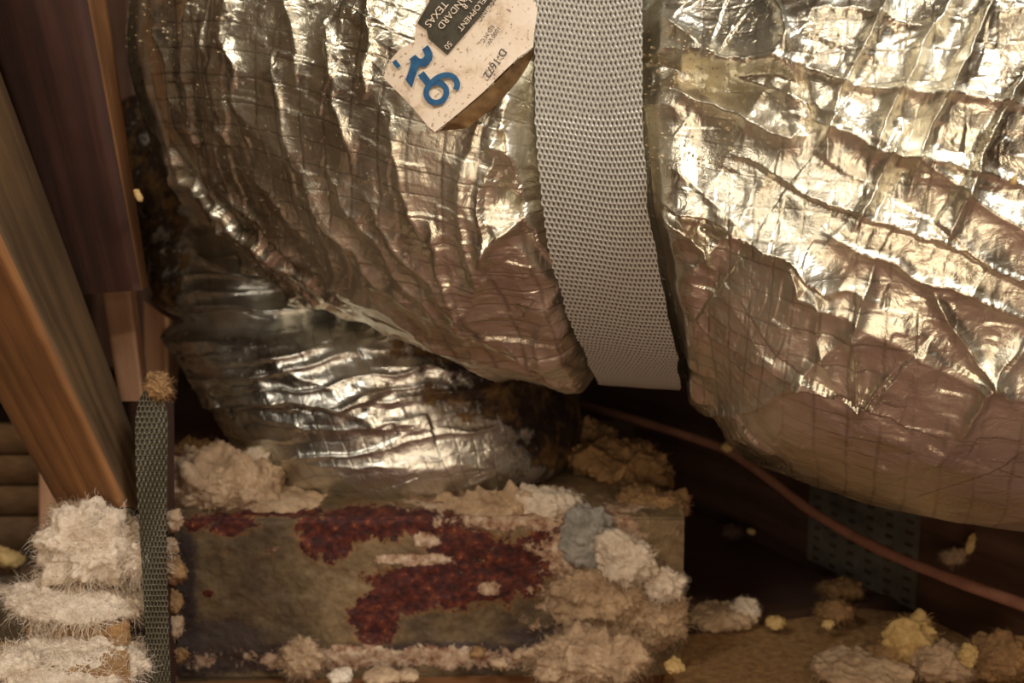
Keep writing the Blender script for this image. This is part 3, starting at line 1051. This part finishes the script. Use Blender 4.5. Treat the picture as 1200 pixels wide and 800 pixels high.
# seam flange along the foot
box('foot_flange', (bx0, yb - .010, .0005), (bx1, yb + .002, .003), M['boot'], boot)

# ------------------------------------------------------------------ timber on the left
def tri(pts, ds):
    return [P(p[0], p[1], d) for p, d in zip(pts, ds)]


# leaning olive board with an orange face
board('leaning_truss_board', M['wood_olive'], tri([(-330, -120), (-185, -120), (-75, -120)], (.56, .50, .585)),
      tri([(68, 592), (151, 594), (192, 604)], (.66, .60, .66)), 'thick leaning board, orange front face and olive side, its foot in white fluff', 'board',
      mats=([1, 0, 0, 0, 1], M['wood_orange']), wave=.0012, seed=2)
# red-brown board
board('red_truss_board', M['wood_red'], tri([(-60, -90), (86, -90), (112, -90)], (.64, .62, .66)),
      tri([(80, 346), (166, 340), (174, 334)], (.71, .70, .74)), 'dark red-brown board with sawn pale edge ending at a square cut above the strap', 'board',
      mats=([0, 1, 0, 0, 0], M['wood_orange']), wave=.0005, seed=3)
# salmon stub below it, and the far one
board('salmon_stub', M['wood_salmon'], tri([(118, 325), (150, 325), (158, 325)], (.78, .77, .80)),
      tri([(140, 470), (168, 470), (176, 470)], (.78, .77, .80)), 'pale salmon-coloured stud end showing below the red-brown board', 'board', seed=4)
board('salmon_block', M['wood_salmon'], tri([(168, 352), (196, 372), (216, 384)], (.90, .86, .90)),
      tri([(170, 470), (196, 480), (206, 470)], (.90, .86, .90)), 'small pale wooden block beside the foil duct, left of the dark gap', 'block', seed=5)
board('strap_post', M['wood_red'], tri([(148, 470), (186, 470), (204, 470)], (.66, .62, .66)),
      [G(150, 800, 0) * 0 + np.append(P(150, 830, .60)[:2], 0.0), np.append(P(186, 830, .565)[:2], 0.0), np.append(P(203, 830, .60)[:2], 0.0)],
      'dark red-brown upright post behind the olive webbing, left of the rusty box', 'post', seed=6)

# olive strap down the post
n1_, n2_ = 620, 60
t_, s2 = np.meshgrid(np.linspace(0, 1, n1_), np.linspace(-1, 1, n2_), indexing='ij')
pc = 178 + 6 * t_ - 2 * np.sin(t_ * 5); pr_ = 444 + 380 * t_
hw_ = 17 + 3 * np.cos(t_ * 4) - 13 * np.exp(-((t_) / .07) ** 2)
depth_ = .602 - .065 * t_ + .004 * np.sin(t_ * 9 + s2)
hg = weave_height((s2 + 1) / 2, t_ * 60, 7)
Xo = CAM + (depth_ - hg * .001)[..., None] * (FWD + ((pc + hw_ * s2 - 600) / FPX)[..., None] * RGT - ((pr_ - 400) / FPX)[..., None] * UPV)
Xo[..., 2] = np.maximum(Xo[..., 2], .001)
ostrap = thing('olive_strap', 'narrow olive-brown woven strap hanging down the post left of the rusty box', 'strap', (-.2, .55, .1))
mesh_obj('webbing', Xo.reshape(-1, 3), grid_faces(n1_, n2_), M['strap_o'], ostrap, attrs={'weave': hg})

board('gap_shade_board', M['wood_dark'], tri([(85, -90), (150, -90), (215, -90)], (1.16, 1.12, 1.18)), tri([(110, 430), (175, 430), (240, 430)], (1.16, 1.12, 1.18)),  # added dark board, blackens a gap that holds only shade
      'added dark board standing in for shade in the black gap between the red-brown board and the large duct', 'stud', seed=12)
# far planks and stud behind the left gap
for k, (y0, y1) in enumerate(((497, 532), (533, 568), (569, 604), (605, 648))):
    yw = .93
    a = on_plane_y(-60, y0, yw); b2 = on_plane_y(58, y1, yw)
    o = box('wall_plank', (a[0] - .4, yw, b2[2] + .001), (b2[0] + .01, yw + .02, a[2] - .0015), wood_mat('plank_brown', (0.10, 0.05, 0.02), (0.3, 0.17, 0.08), stretch=20) if k == 0 else bpy.data.materials['plank_brown'])
    tag(o, ['topmost dark brown plank in the gap left of the leaning board', 'second dark brown plank from the top in the left gap',
            'third dark brown plank down in the left gap', 'lowest dark brown plank in the left gap, above the tan panel'][k], 'plank', 'planks far behind the leaning board')
board('far_stud', M['wood_salmon'], tri([(46, 540), (74, 540), (80, 540)], (.93, .92, .94)), tri([(46, 665), (74, 665), (80, 665)], (.93, .92, .94)),
      'pale orange stud behind the leaning board, left of the white fluff', 'stud', seed=8)
# tan dusty panel at left
pz = on_plane_y(0, 646, .93)[2]
o = box('dusty_panel', (-1.0, .42, 0.0005), (P(150, 700, .6)[0] - .03, .928, pz), M['drywall_l'])
tag(o, 'flat dusty tan panel lying at the lower left under the fluff', 'panel')
# two sandy boards stepping down towards the camera
zA = pz + .006


def flat_board(name, poly, z0, z1, material, label, cat):
    """poly: plan outline from picture points on height z1"""
    top = [G(x, y, z1) for x, y in poly]
    n = len(top)
    bot = [np.array([p[0], p[1], z0]) for p in top]
    vs = top + bot
    fs = [tuple(range(n)), tuple(range(2 * n - 1, n - 1, -1))] + [(i, i + n, (i + 1) % n + n, (i + 1) % n) for i in range(n)]
    me = bpy.data.meshes.new(name)
    c = np.mean(bot, axis=0)
    me.from_pydata([tuple(map(float, v - c)) for v in vs], [], fs)
    bm = bmesh.new(); bm.from_mesh(me)
    bmesh.ops.bevel(bm, geom=bm.edges[:], offset=.0012, segments=2, affect='EDGES')
    bmesh.ops.recalc_face_normals(bm, faces=bm.faces)
    bm.to_mesh(me); bm.free()
    me.materials.append(material)
    o = bpy.data.objects.new(name, me); C.objects.link(o); o.location = tuple(map(float, c))
    return tag(o, label, cat)


z1a = P(100, 731, .565)[2]; z1b = P(80, 782, .53)[2]
flat_board('sawn_board', [(28, 700), (150, 694), (152, 731), (30, 733)], pz, z1a, M['wood_tan'], 'sandy sawn board end between the middle and lowest white fluff', 'board')
flat_board('sawn_board', [(-60, 786), (-50, 752), (152, 746), (152, 784), (118, 788)], pz, z1b, M['wood_tan'], 'sandy brown board at the bottom left corner under the lowest white fluff', 'board')

# ------------------------------------------------------------------ joist, floor pieces at right
g0 = G(812, 598, 0); g1 = G(1000, 690, 0)
dv = (g1 - g0) / np.linalg.norm(g1 - g0)
s0 = g0 - dv * .75; s1 = g1 + dv * .45
nrmj = np.array([-dv[1], dv[0], 0]);
if nrmj[1] < 0: nrmj = -nrmj
HJ = .140
zv = np.array([0, 0, 1.0])
joist = thing('ceiling_joist', 'dark brown joist running diagonally behind the cable at the lower right', 'joist', (g0 + g1) / 2)
jm = board('timber', M['wood_dark'], [s0, s0 + zv * HJ, s0 + zv * HJ + nrmj * .038], [s1, s1 + zv * HJ, s1 + zv * HJ + nrmj * .038], wave=.0006, seed=9, parent=joist)

# punched nail plate on the joist
def on_joist(px, py):
    r = FWD + (px - 600) / FPX * RGT - (py - 400) / FPX * UPV
    t = np.dot(g0 - CAM, nrmj) / np.dot(r, nrmj)
    return CAM + r * t


k0 = np.dot(on_joist(948, 630) - g0, dv); k1 = np.dot(on_joist(1078, 650) - g0, dv)
bm = bmesh.new()
cols, rows = 6, 12
pw = (k1 - k0); z0_, z1_ = .008, .125
for i in range(cols * 2 + 1):
    for j in range(rows * 2 + 1):
        pass
# plate as a lattice with slots cut out
xs_ = [0]
for i in range(cols):
    xs_ += [(i + .28) / cols, (i + .72) / cols]
xs_ += [1]
zs_ = [0]
for j in range(rows):
    zs_ += [(j + .32) / rows, (j + .62) / rows]
zs_ += [1]
vg = {}
def pv(i, j, b):
    if (i, j, b) not in vg:
        p = g0 + dv * (k0 + pw * xs_[i]) + zv * (z0_ + (z1_ - z0_) * zs_[j]) - nrmj * (.0004 + (.0012 if b == 0 else 0))
        vg[(i, j, b)] = bm.verts.new(Vector(p))
    return vg[(i, j, b)]
for i in range(len(xs_) - 1):
    for j in range(len(zs_) - 1):
        hole = (i % 2 == 1) and (j % 2 == 1)
        if not hole:
            bm.faces.new([pv(i, j, 0), pv(i + 1, j, 0), pv(i + 1, j + 1, 0), pv(i, j + 1, 0)])
        else:
            q = [(i, j), (i + 1, j), (i + 1, j + 1), (i, j + 1)]
            for a in range(4):
                m1, m2 = q[a], q[(a + 1) % 4]
                bm.faces.new([pv(*m1, 0), pv(*m2, 0), pv(*m2, 1), pv(*m1, 1)])
            # bent tooth below the slot
            cen_ = (pv(i, j, 0).co + pv(i + 1, j, 0).co) / 2
            t1 = bm.verts.new(cen_ - Vector(nrmj) * .0012 - Vector(dv) * .002); t2 = bm.verts.new(cen_ - Vector(nrmj) * .0012 + Vector(dv) * .002)
            bm.faces.new([pv(i, j, 0), pv(i + 1, j, 0), t2, t1])
bmesh.ops.recalc_face_normals(bm, faces=bm.faces)
me = bpy.data.meshes.new('nail_plate'); bm.to_mesh(me); bm.free(); me.materials.append(M['galv'])
npl = bpy.data.objects.new('nail_plate', me); C.objects.link(npl); npl.parent = joist; npl.location = -joist.location
npl['label'] = 'dull grey punched metal nail plate'

# low batten across the floor and sandy foreground board
flat_board('floor_batten', [(800, 716), (1055, 694), (1058, 703), (800, 730)], 0, .010, M['wood_dark'], 'thin dark batten lying across the floor right of the rusty box', 'batten')
flat_board('foreground_board', [(790, 745), (1010, 712), (1220, 735), (1320, 860), (760, 860)], 0, .006, M['wood_tan'], 'sandy brown board in the lower right foreground', 'board')
flat_board('foot_board', [(160, 799), (788, 786), (800, 860), (160, 860)], 0, .004, M['wood_orange'], 'reddish wooden board along the foot of the rusty box', 'board')


# ------------------------------------------------------------------ cable
def tube(name, pts, r, material, parent=None, seg=14, sub=10, wob=0.0):
    pts = np.array(pts); ts = np.arange(len(pts), dtype=float)
    t = np.linspace(0, len(pts) - 1, (len(pts) - 1) * sub + 1)
    c = spline(t, ts, pts)
    T = np.gradient(c, axis=0); T /= np.linalg.norm(T, axis=1)[:, None]
    A = np.cross(T, [0, 0, 1.0]); A /= np.linalg.norm(A, axis=1)[:, None]
    B = np.cross(A, T)
    an = np.linspace(0, 2 * np.pi, seg, endpoint=False)
    rr = r * (1 + wob * fbm(t * 3, t * 0, 6))
    V = c[:, None] + rr[:, None, None] * (np.cos(an)[None, :, None] * A[:, None] + np.sin(an)[None, :, None] * B[:, None])
    return mesh_obj(name, V.reshape(-1, 3), grid_faces(len(t), seg, True), material, parent)


cab = tube('cable', [P(560, 430, 1.08), P(640, 462, 1.02), P(700, 480, .98), P(780, 503, .93), P(850, 527, .88), (P(900, 560, .84)), P(950, 598, .80), P(1030, 643, .74),
                     P(1120, 680, .68), P(1210, 712, .63), P(1330, 756, .56)], .0042, M['cable'], wob=.1, sub=14)
tag(cab, 'reddish brown cable running diagonally down to the right edge under the large duct', 'cable')


# ------------------------------------------------------------------ loose insulation
def icos(sub):
    bm = bmesh.new(); bmesh.ops.create_icosphere(bm, subdivisions=sub, radius=1)
    v = np.array([x.co[:] for x in bm.verts]); f = np.array([[q.index for q in p.verts] for p in bm.faces]); bm.free()
    return v, f


IC = {k: icos(k) for k in (3, 4, 5, 6)}


def n3(v, s, seed):
    return (fbm(v[:, 0] * s + 3.1, v[:, 1] * s + v[:, 2] * .7 * s, seed, 4) + fbm(v[:, 2] * s - 1.7, v[:, 0] * s * .6 + v[:, 1] * s, seed + 40, 4)) * .7


def tuft(px, py, D, rpx, rpy, material, label, seed, fibres=900, sub=5, rough=.35, flat=.8, name='insulation_tuft', cat='insulation', group=None, flen=.012, zmin=None, tilt=0.0, cloud=1.0, scale=1.6):
    c = P(px, py, D) if not callable(D) else D(px, py)
    dep = (c - CAM) @ FWD
    r = np.array([rpx * dep / FPX, rpx * dep / FPX * flat, rpy * dep / FPX])
    v, f = IC[sub]
    rm_ = r.min()
    q_ = v * r / rm_                       # noise runs at the same size whatever the tuft's shape
    el = v / r; el /= np.linalg.norm(el, axis=1)[:, None]
    low = n3(q_, .9, seed + 11)
    bil = np.abs(n3(q_, 1.5, seed)) * .62 + (np.abs(n3(q_, 3.4, seed + 3)) * .26 + n3(q_, 8, seed + 7) * .07) * cloud + n3(q_, 18, seed + 9) * .025
    V = v * (r - rm_ * .30) + el * (rm_ * (rough * 1.3 * low + bil))[:, None]
    if tilt:
        ct, st = math.cos(tilt), math.sin(tilt)
        V = np.stack([V[:, 0] * ct + V[:, 2] * st, V[:, 1], -V[:, 0] * st + V[:, 2] * ct], -1)
    V = V + c
    if zmin is not None: V[:, 2] = np.maximum(V[:, 2], zmin)
    allv = [V]; allf = [f]
    if fibres:
        g = np.random.default_rng(seed)
        idx = g.integers(0, len(V), fibres)
        root = V[idx]
        tg = np.cross(v[idx], g.normal(0, 1, (fibres, 3))); tg /= np.linalg.norm(tg, axis=1)[:, None] + 1e-6
        nd = v[idx] * g.uniform(.05, .55, (fibres, 1)) + tg; nd /= np.linalg.norm(nd, axis=1)[:, None]
        L = flen * g.uniform(.2, 1.0, fibres) ** 1.6
        s1 = np.cross(nd, v[idx]); s1 /= np.linalg.norm(s1, axis=1)[:, None] + 1e-6
        s2_ = np.cross(nd, s1)
        am = L * g.uniform(.05, .28, fibres); ph = g.uniform(0, 6.28, fibres); fq = g.uniform(1.5, 5, fibres)
        wd = g.uniform(.00008, .00022, fibres)[:, None]
        segs = 8
        rows = []
        for q in range(segs):
            t = q / (segs - 1)
            p = root + nd * (L * t)[:, None] + s1 * (am * (np.sin(ph + fq * t) - np.sin(ph)))[:, None] + s2_ * (am * (np.cos(ph + fq * t) - np.cos(ph)))[:, None]
            p[:, 2] -= L * t * t * .3
            if zmin is not None: p[:, 2] = np.maximum(p[:, 2], zmin)
            ww = wd * (1 - t * .6)
            rows += [p - s1 * ww, p + s1 * ww]
        F = np.stack(rows, 1).reshape(-1, 3)
        base_ = len(V) + np.arange(fibres)[:, None] * (segs * 2)
        for q in range(segs - 1):
            a = base_ + q * 2
            allf.append(np.concatenate([a, a + 1, a + 3], 1)); allf.append(np.concatenate([a, a + 3, a + 2], 1))
        allv.append(F)
    o = mesh_obj(name, np.concatenate(allv), np.concatenate(allf), material, None, smooth=True, loc=(c[0], c[1], c[2]))
    return tag(o, label, cat, group)


W, CR, BR_, Y_ = M['fluff_w'], M['fluff_c'], M['fluff_b'], M['fluff_y']
GL = 'loose insulation at the lower left'
tuft(114, 646, .60, 66, 50, W, 'largest white fibrous insulation mound at the foot of the leaning board', 1, 5200, 6, group=GL, flen=.016, zmin=pz)
tuft(170, 655, .575, 20, 22, W, 'small white tuft sticking out beside the olive strap', 14, 1500, group=GL, flen=.014, tilt=.6)
tuft(92, 701, .585, 80, 11, W, 'middle white fibrous tuft between the two sandy boards at left', 2, 4200, 6, group=GL, flen=.014, tilt=.12, zmin=pz)
tuft(58, 728, .57, 18, 10, W, 'small white wisp at the left end of the middle tuft', 15, 1200, 4, group=GL, flen=.010)
tuft(88, 774, .545, 88, 11, W, 'lowest white fibrous tuft at the bottom left corner', 3, 5200, 6, group=GL, flen=.014, tilt=.06, zmin=pz)
tuft(10, 778, .53, 40, 14, W, 'white fluff at the very bottom left edge', 16, 1800, 5, group=GL, flen=.012)
tuft(10, 652, .90, 20, 9, Y_, 'small pale yellow scrap on the tan panel near the left edge', 17, 60, 4, name='foam_scrap', cat='scrap', flen=.006, tilt=.5)
tuft(4, 692, .8, 14, 8, W, 'small pale scrap on the dusty tan panel below the yellow scrap', 18, 200, 4, name='foam_scrap', cat='scrap', flen=.005)
tuft(105, 600, .64, 50, 16, CR, 'brownish fluff tucked under the end of the leaning board', 19, 1400, 5, group=GL, flen=.012)

tuft(186, 452, .60, 16, 18, BR_, 'small brown fluff caught at the top of the olive strap', 43, 700, 5, group=GL, flen=.007)
GB = 'loose insulation round the rusty box'
tuft(258, 566, .735, 72, 36, CR, 'cream fluff heaped on the left end of the rusty box', 4, 3600, 6, group=GB, flen=.010, tilt=.15)
tuft(292, 552, .745, 32, 26, W, 'whitish wisp rising against the duct at the left of the box', 41, 1400, 5, group=GB, flen=.010, tilt=-.6)
tuft(222, 545, .80, 34, 34, BR_, 'brown fluff behind the olive strap, left end of the box', 42, 1200, 5, group=GB)
tuft(330, 588, .735, 60, 12, CR, 'thin cream crust along the top left edge of the box', 43, 900, 5, group=GB, tilt=.05, flen=.006)
tuft(585, 604, .728, 92, 34, CR, 'cream crust drooping over the middle top edge of the rusty box', 5, 1600, 6, group=GB, flen=.005, tilt=-.1, flat=.35)
tuft(640, 592, .725, 44, 22, W, 'pinkish white fluff on the top edge near the right end of the box', 51, 1400, 5, group=GB, flen=.008)
tuft(725, 545, .80, 66, 34, BR_, 'brown lumpy fluff heaped behind the right end of the box', 6, 2600, 6, group=GB, flen=.008, tilt=.25)
tuft(690, 520, .84, 36, 26, BR_, 'brown fluff beside the dark right side of the smaller duct', 61, 1200, 5, group=GB, flen=.008)
tuft(765, 592, .735, 46, 26, BR_, 'brown fluff on the upper right corner of the box', 62, 1500, 5, group=GB, flen=.008)
tuft(688, 628, .700, 36, 38, plain_mat('grey_fibre', (0.20, 0.19, 0.17), (0.46, 0.43, 0.39), 50, bs=.8, bd=.003), 'bluish grey fluff patch on the right part of the box front', 63, 1000, 5, group=GB, flen=.006, flat=.45)
tuft(735, 652, .682, 38, 28, W, 'white fluff clump on the right part of the box front', 7, 2200, 5, group=GB, flen=.008, tilt=.5, flat=.6)
tuft(778, 685, .685, 26, 22, W, 'white fluff clump at the right end of the box front', 71, 1200, 5, group=GB, flen=.007, flat=.6)
tuft(705, 705, .70, 60, 48, CR, 'big tan fluff mass covering the right part of the box front', 8, 4200, 6, group=GB, flen=.010, flat=.4)
tuft(770, 720, .705, 40, 44, CR, 'tan fluff hanging at the right edge of the box', 81, 2400, 6, group=GB, flen=.010, flat=.5)
tuft(690, 770, .675, 76, 34, CR, 'tan fluff spilling on to the floor at the right foot of the box', 82, 4200, 6, group=GB, flen=.012, flat=.5, zmin=.004)
tuft(352, 770, .70, 26, 26, CR, 'tan fluff clump at the foot of the box front, left of centre', 9, 1800, 5, group=GB, flen=.008, flat=.5)
for k, (x, y, rx_, ry_, mt_, lb) in enumerate([
        (400, 792, 16, 10, W, 'small whitish crumb at the foot of the box, beside the tan clump'), (448, 792, 22, 9, CR, 'flat tan crumb left of centre at the foot of the box'),
        (478, 790, 15, 7, CR, 'small tan crumb in the middle of the box foot'), (585, 776, 12, 7, CR, 'small tan crumb right of centre at the foot of the box'),
        (560, 764, 10, 7, BR_, 'small brown crumb on the lower edge of the box'), (610, 768, 12, 9, CR, 'tan crumb beside the big fluff at the foot of the box')]):
    tuft(x, y, .69, rx_, ry_, mt_, lb, 200 + k, 120, 4, name='insulation_crumb', cat='crumb', group='crumbs at the foot of the box', flen=.004, cloud=.5)
for k, (x, y, r_, lb) in enumerate([(203, 610, 12, 'topmost'), (205, 668, 16, 'largest'), (200, 640, 10, 'second'), (204, 705, 13, 'fourth'), (206, 733, 12, 'fifth'), (212, 766, 8, 'lowest')]):
    tuft(x, y, .62, r_, r_ * 1.15, BR_ if k % 2 else CR, f'{lb} tan foam lump in the gap between olive strap and rusty box', 220 + k, 200, 4, name='foam_lump', cat='lump',
         group='foam lumps beside the strap', flen=.004, cloud=.5)

GR = 'loose insulation at the lower right'
tuft(845, 722, .79, 38, 12, CR, 'grey-white strip of fluff on the floor right of the box', 10, 700, 5, group=GR, flen=.006, zmin=.008)
tuft(872, 715, .79, 20, 15, W, 'round white fluff ball on the strip right of the box', 11, 900, 5, group=GR, flen=.005)
tuft(909, 729, .77, 14, 9, Y_, 'smooth pale yellow pebble of foam right of the white ball', 12, 0, 4, name='foam_pebble', cat='pebble', rough=.1, cloud=.1)
tuft(790, 780, .665, 13, 11, Y_, 'pale yellow pebble of foam beside the foot of the box fluff', 13, 0, 4, name='foam_pebble', cat='pebble', rough=.1, cloud=.1)
tuft(970, 731, .76, 7, 7, Y_, 'tiny yellow crumb below the batten', 131, 40, 3, name='foam_pebble', cat='pebble', flen=.003)
tuft(978, 716, .78, 24, 12, BR_, 'dull brown fluff on the batten below the nail plate', 132, 900, 5, group=GR, flen=.010)
tuft(985, 690, .83, 26, 9, BR_, 'dull wispy fluff at the foot of the joist', 133, 900, 5, group=GR, flen=.010)
tuft(1070, 748, .70, 30, 30, Y_, 'yellowish fluff tuft under the cable at the lower right', 20, 1800, 5, group=GR, flen=.008)
tuft(1105, 775, .68, 36, 22, CR, 'tan fluff right of the yellowish tuft', 21, 1800, 5, group=GR, flen=.008)
tuft(1135, 768, .66, 12, 14, Y_, 'small yellow lump among the fluff at lower right', 22, 200, 4, group=GR, flen=.004)
tuft(1175, 770, .66, 34, 30, BR_, 'brown fluff at the bottom right corner', 23, 1800, 5, group=GR, flen=.009)
tuft(1010, 785, .69, 60, 14, CR, 'low tan fluff on the sandy board at the bottom right', 24, 1800, 5, group=GR, flen=.008, zmin=.004)
tuft(1040, 765, .70, 24, 12, BR_, 'brown fluff left of the yellowish tuft', 25, 900, 5, group=GR, flen=.006)
tuft(1117, 651, .745, 14, 10, CR, 'grey wisp caught on the joist above the cable', 26, 500, 4, group=GR, flen=.006)
tuft(1138, 637, .74, 5, 13, Y_, 'thin yellow splinter on the joist above the cable', 27, 100, 4, group=GR, flen=.004, tilt=.2)
tuft(852, 524, .872, 8, 6, Y_, 'small yellow foam bead on the cable under the duct', 28, 40, 3, name='foam_bead', cat='bead', flen=.003)
tuft(880, 622, .98, 6, 4, Y_, 'tiny yellow crumb on the purple-brown floor', 29, 0, 3, name='foam_bead', cat='bead')
tuft(858, 622, .99, 14, 9, M['wood_dark'], 'small dark clod on the purple-brown floor', 30, 0, 4, name='dark_clod', cat='clod')
tuft(1188, 212, .41, 5, 6, Y_, 'yellow foam bead stuck to the duct at the right edge', 31, 0, 3, name='foam_bead', cat='bead', rough=.1, cloud=.1)
tuft(162, 229, .66, 5, 9, Y_, 'pale bead in the shadow beside the duct left end', 32, 0, 3, name='foam_bead', cat='bead', rough=.1, cloud=.1, tilt=-.4)

# fine yellowish dust and crumbs lying on the foil: nobody could count them
v, f = IC[3]
bmn = 330
cand = [(750, 860, 30, 200), (130, 230, -10, 60), (750, 1000, -5, 120), (230, 460, -5, 120), (750, 1190, 150, 420), (600, 660, 60, 420)]
vs = []; fs = []
oc, of = (lambda b: (np.array([x.co[:] for x in b.verts]), np.array([[q.index for q in p.verts] for p in b.faces])))(
    (lambda b: (bmesh.ops.create_icosphere(b, subdivisions=1, radius=1), b)[1])(bmesh.new()))
base_n = 0
for k in range(bmn):
    z = cand[min(5, int(abs(random.gauss(0, 1.6))))]
    p, nn_ = nearest_surface(random.uniform(z[0], z[1]), random.uniform(z[2], z[3])) if k < 520 else (None, None)
    r = random.uniform(.0003, .0009) * (1.6 if random.random() < .05 else 1)
    jit = 1 + .25 * RNG.normal(size=oc.shape)
    vs.append(oc * jit * r + p + nn_ * r * .5); fs.append(of + base_n); base_n += len(oc)
dust = mesh_obj('foil_crumbs', np.concatenate(vs), np.concatenate(fs), M['fluff_y'], None, smooth=False, loc=(.1, .5, .3))
dust.data.materials[0] = plain_mat('pale_crumb', (0.40, 0.32, 0.2), (0.62, 0.53, 0.38), 60)
tag(dust, 'fine yellowish crumbs scattered over the silver foil of the large duct', 'crumbs', kind='stuff')
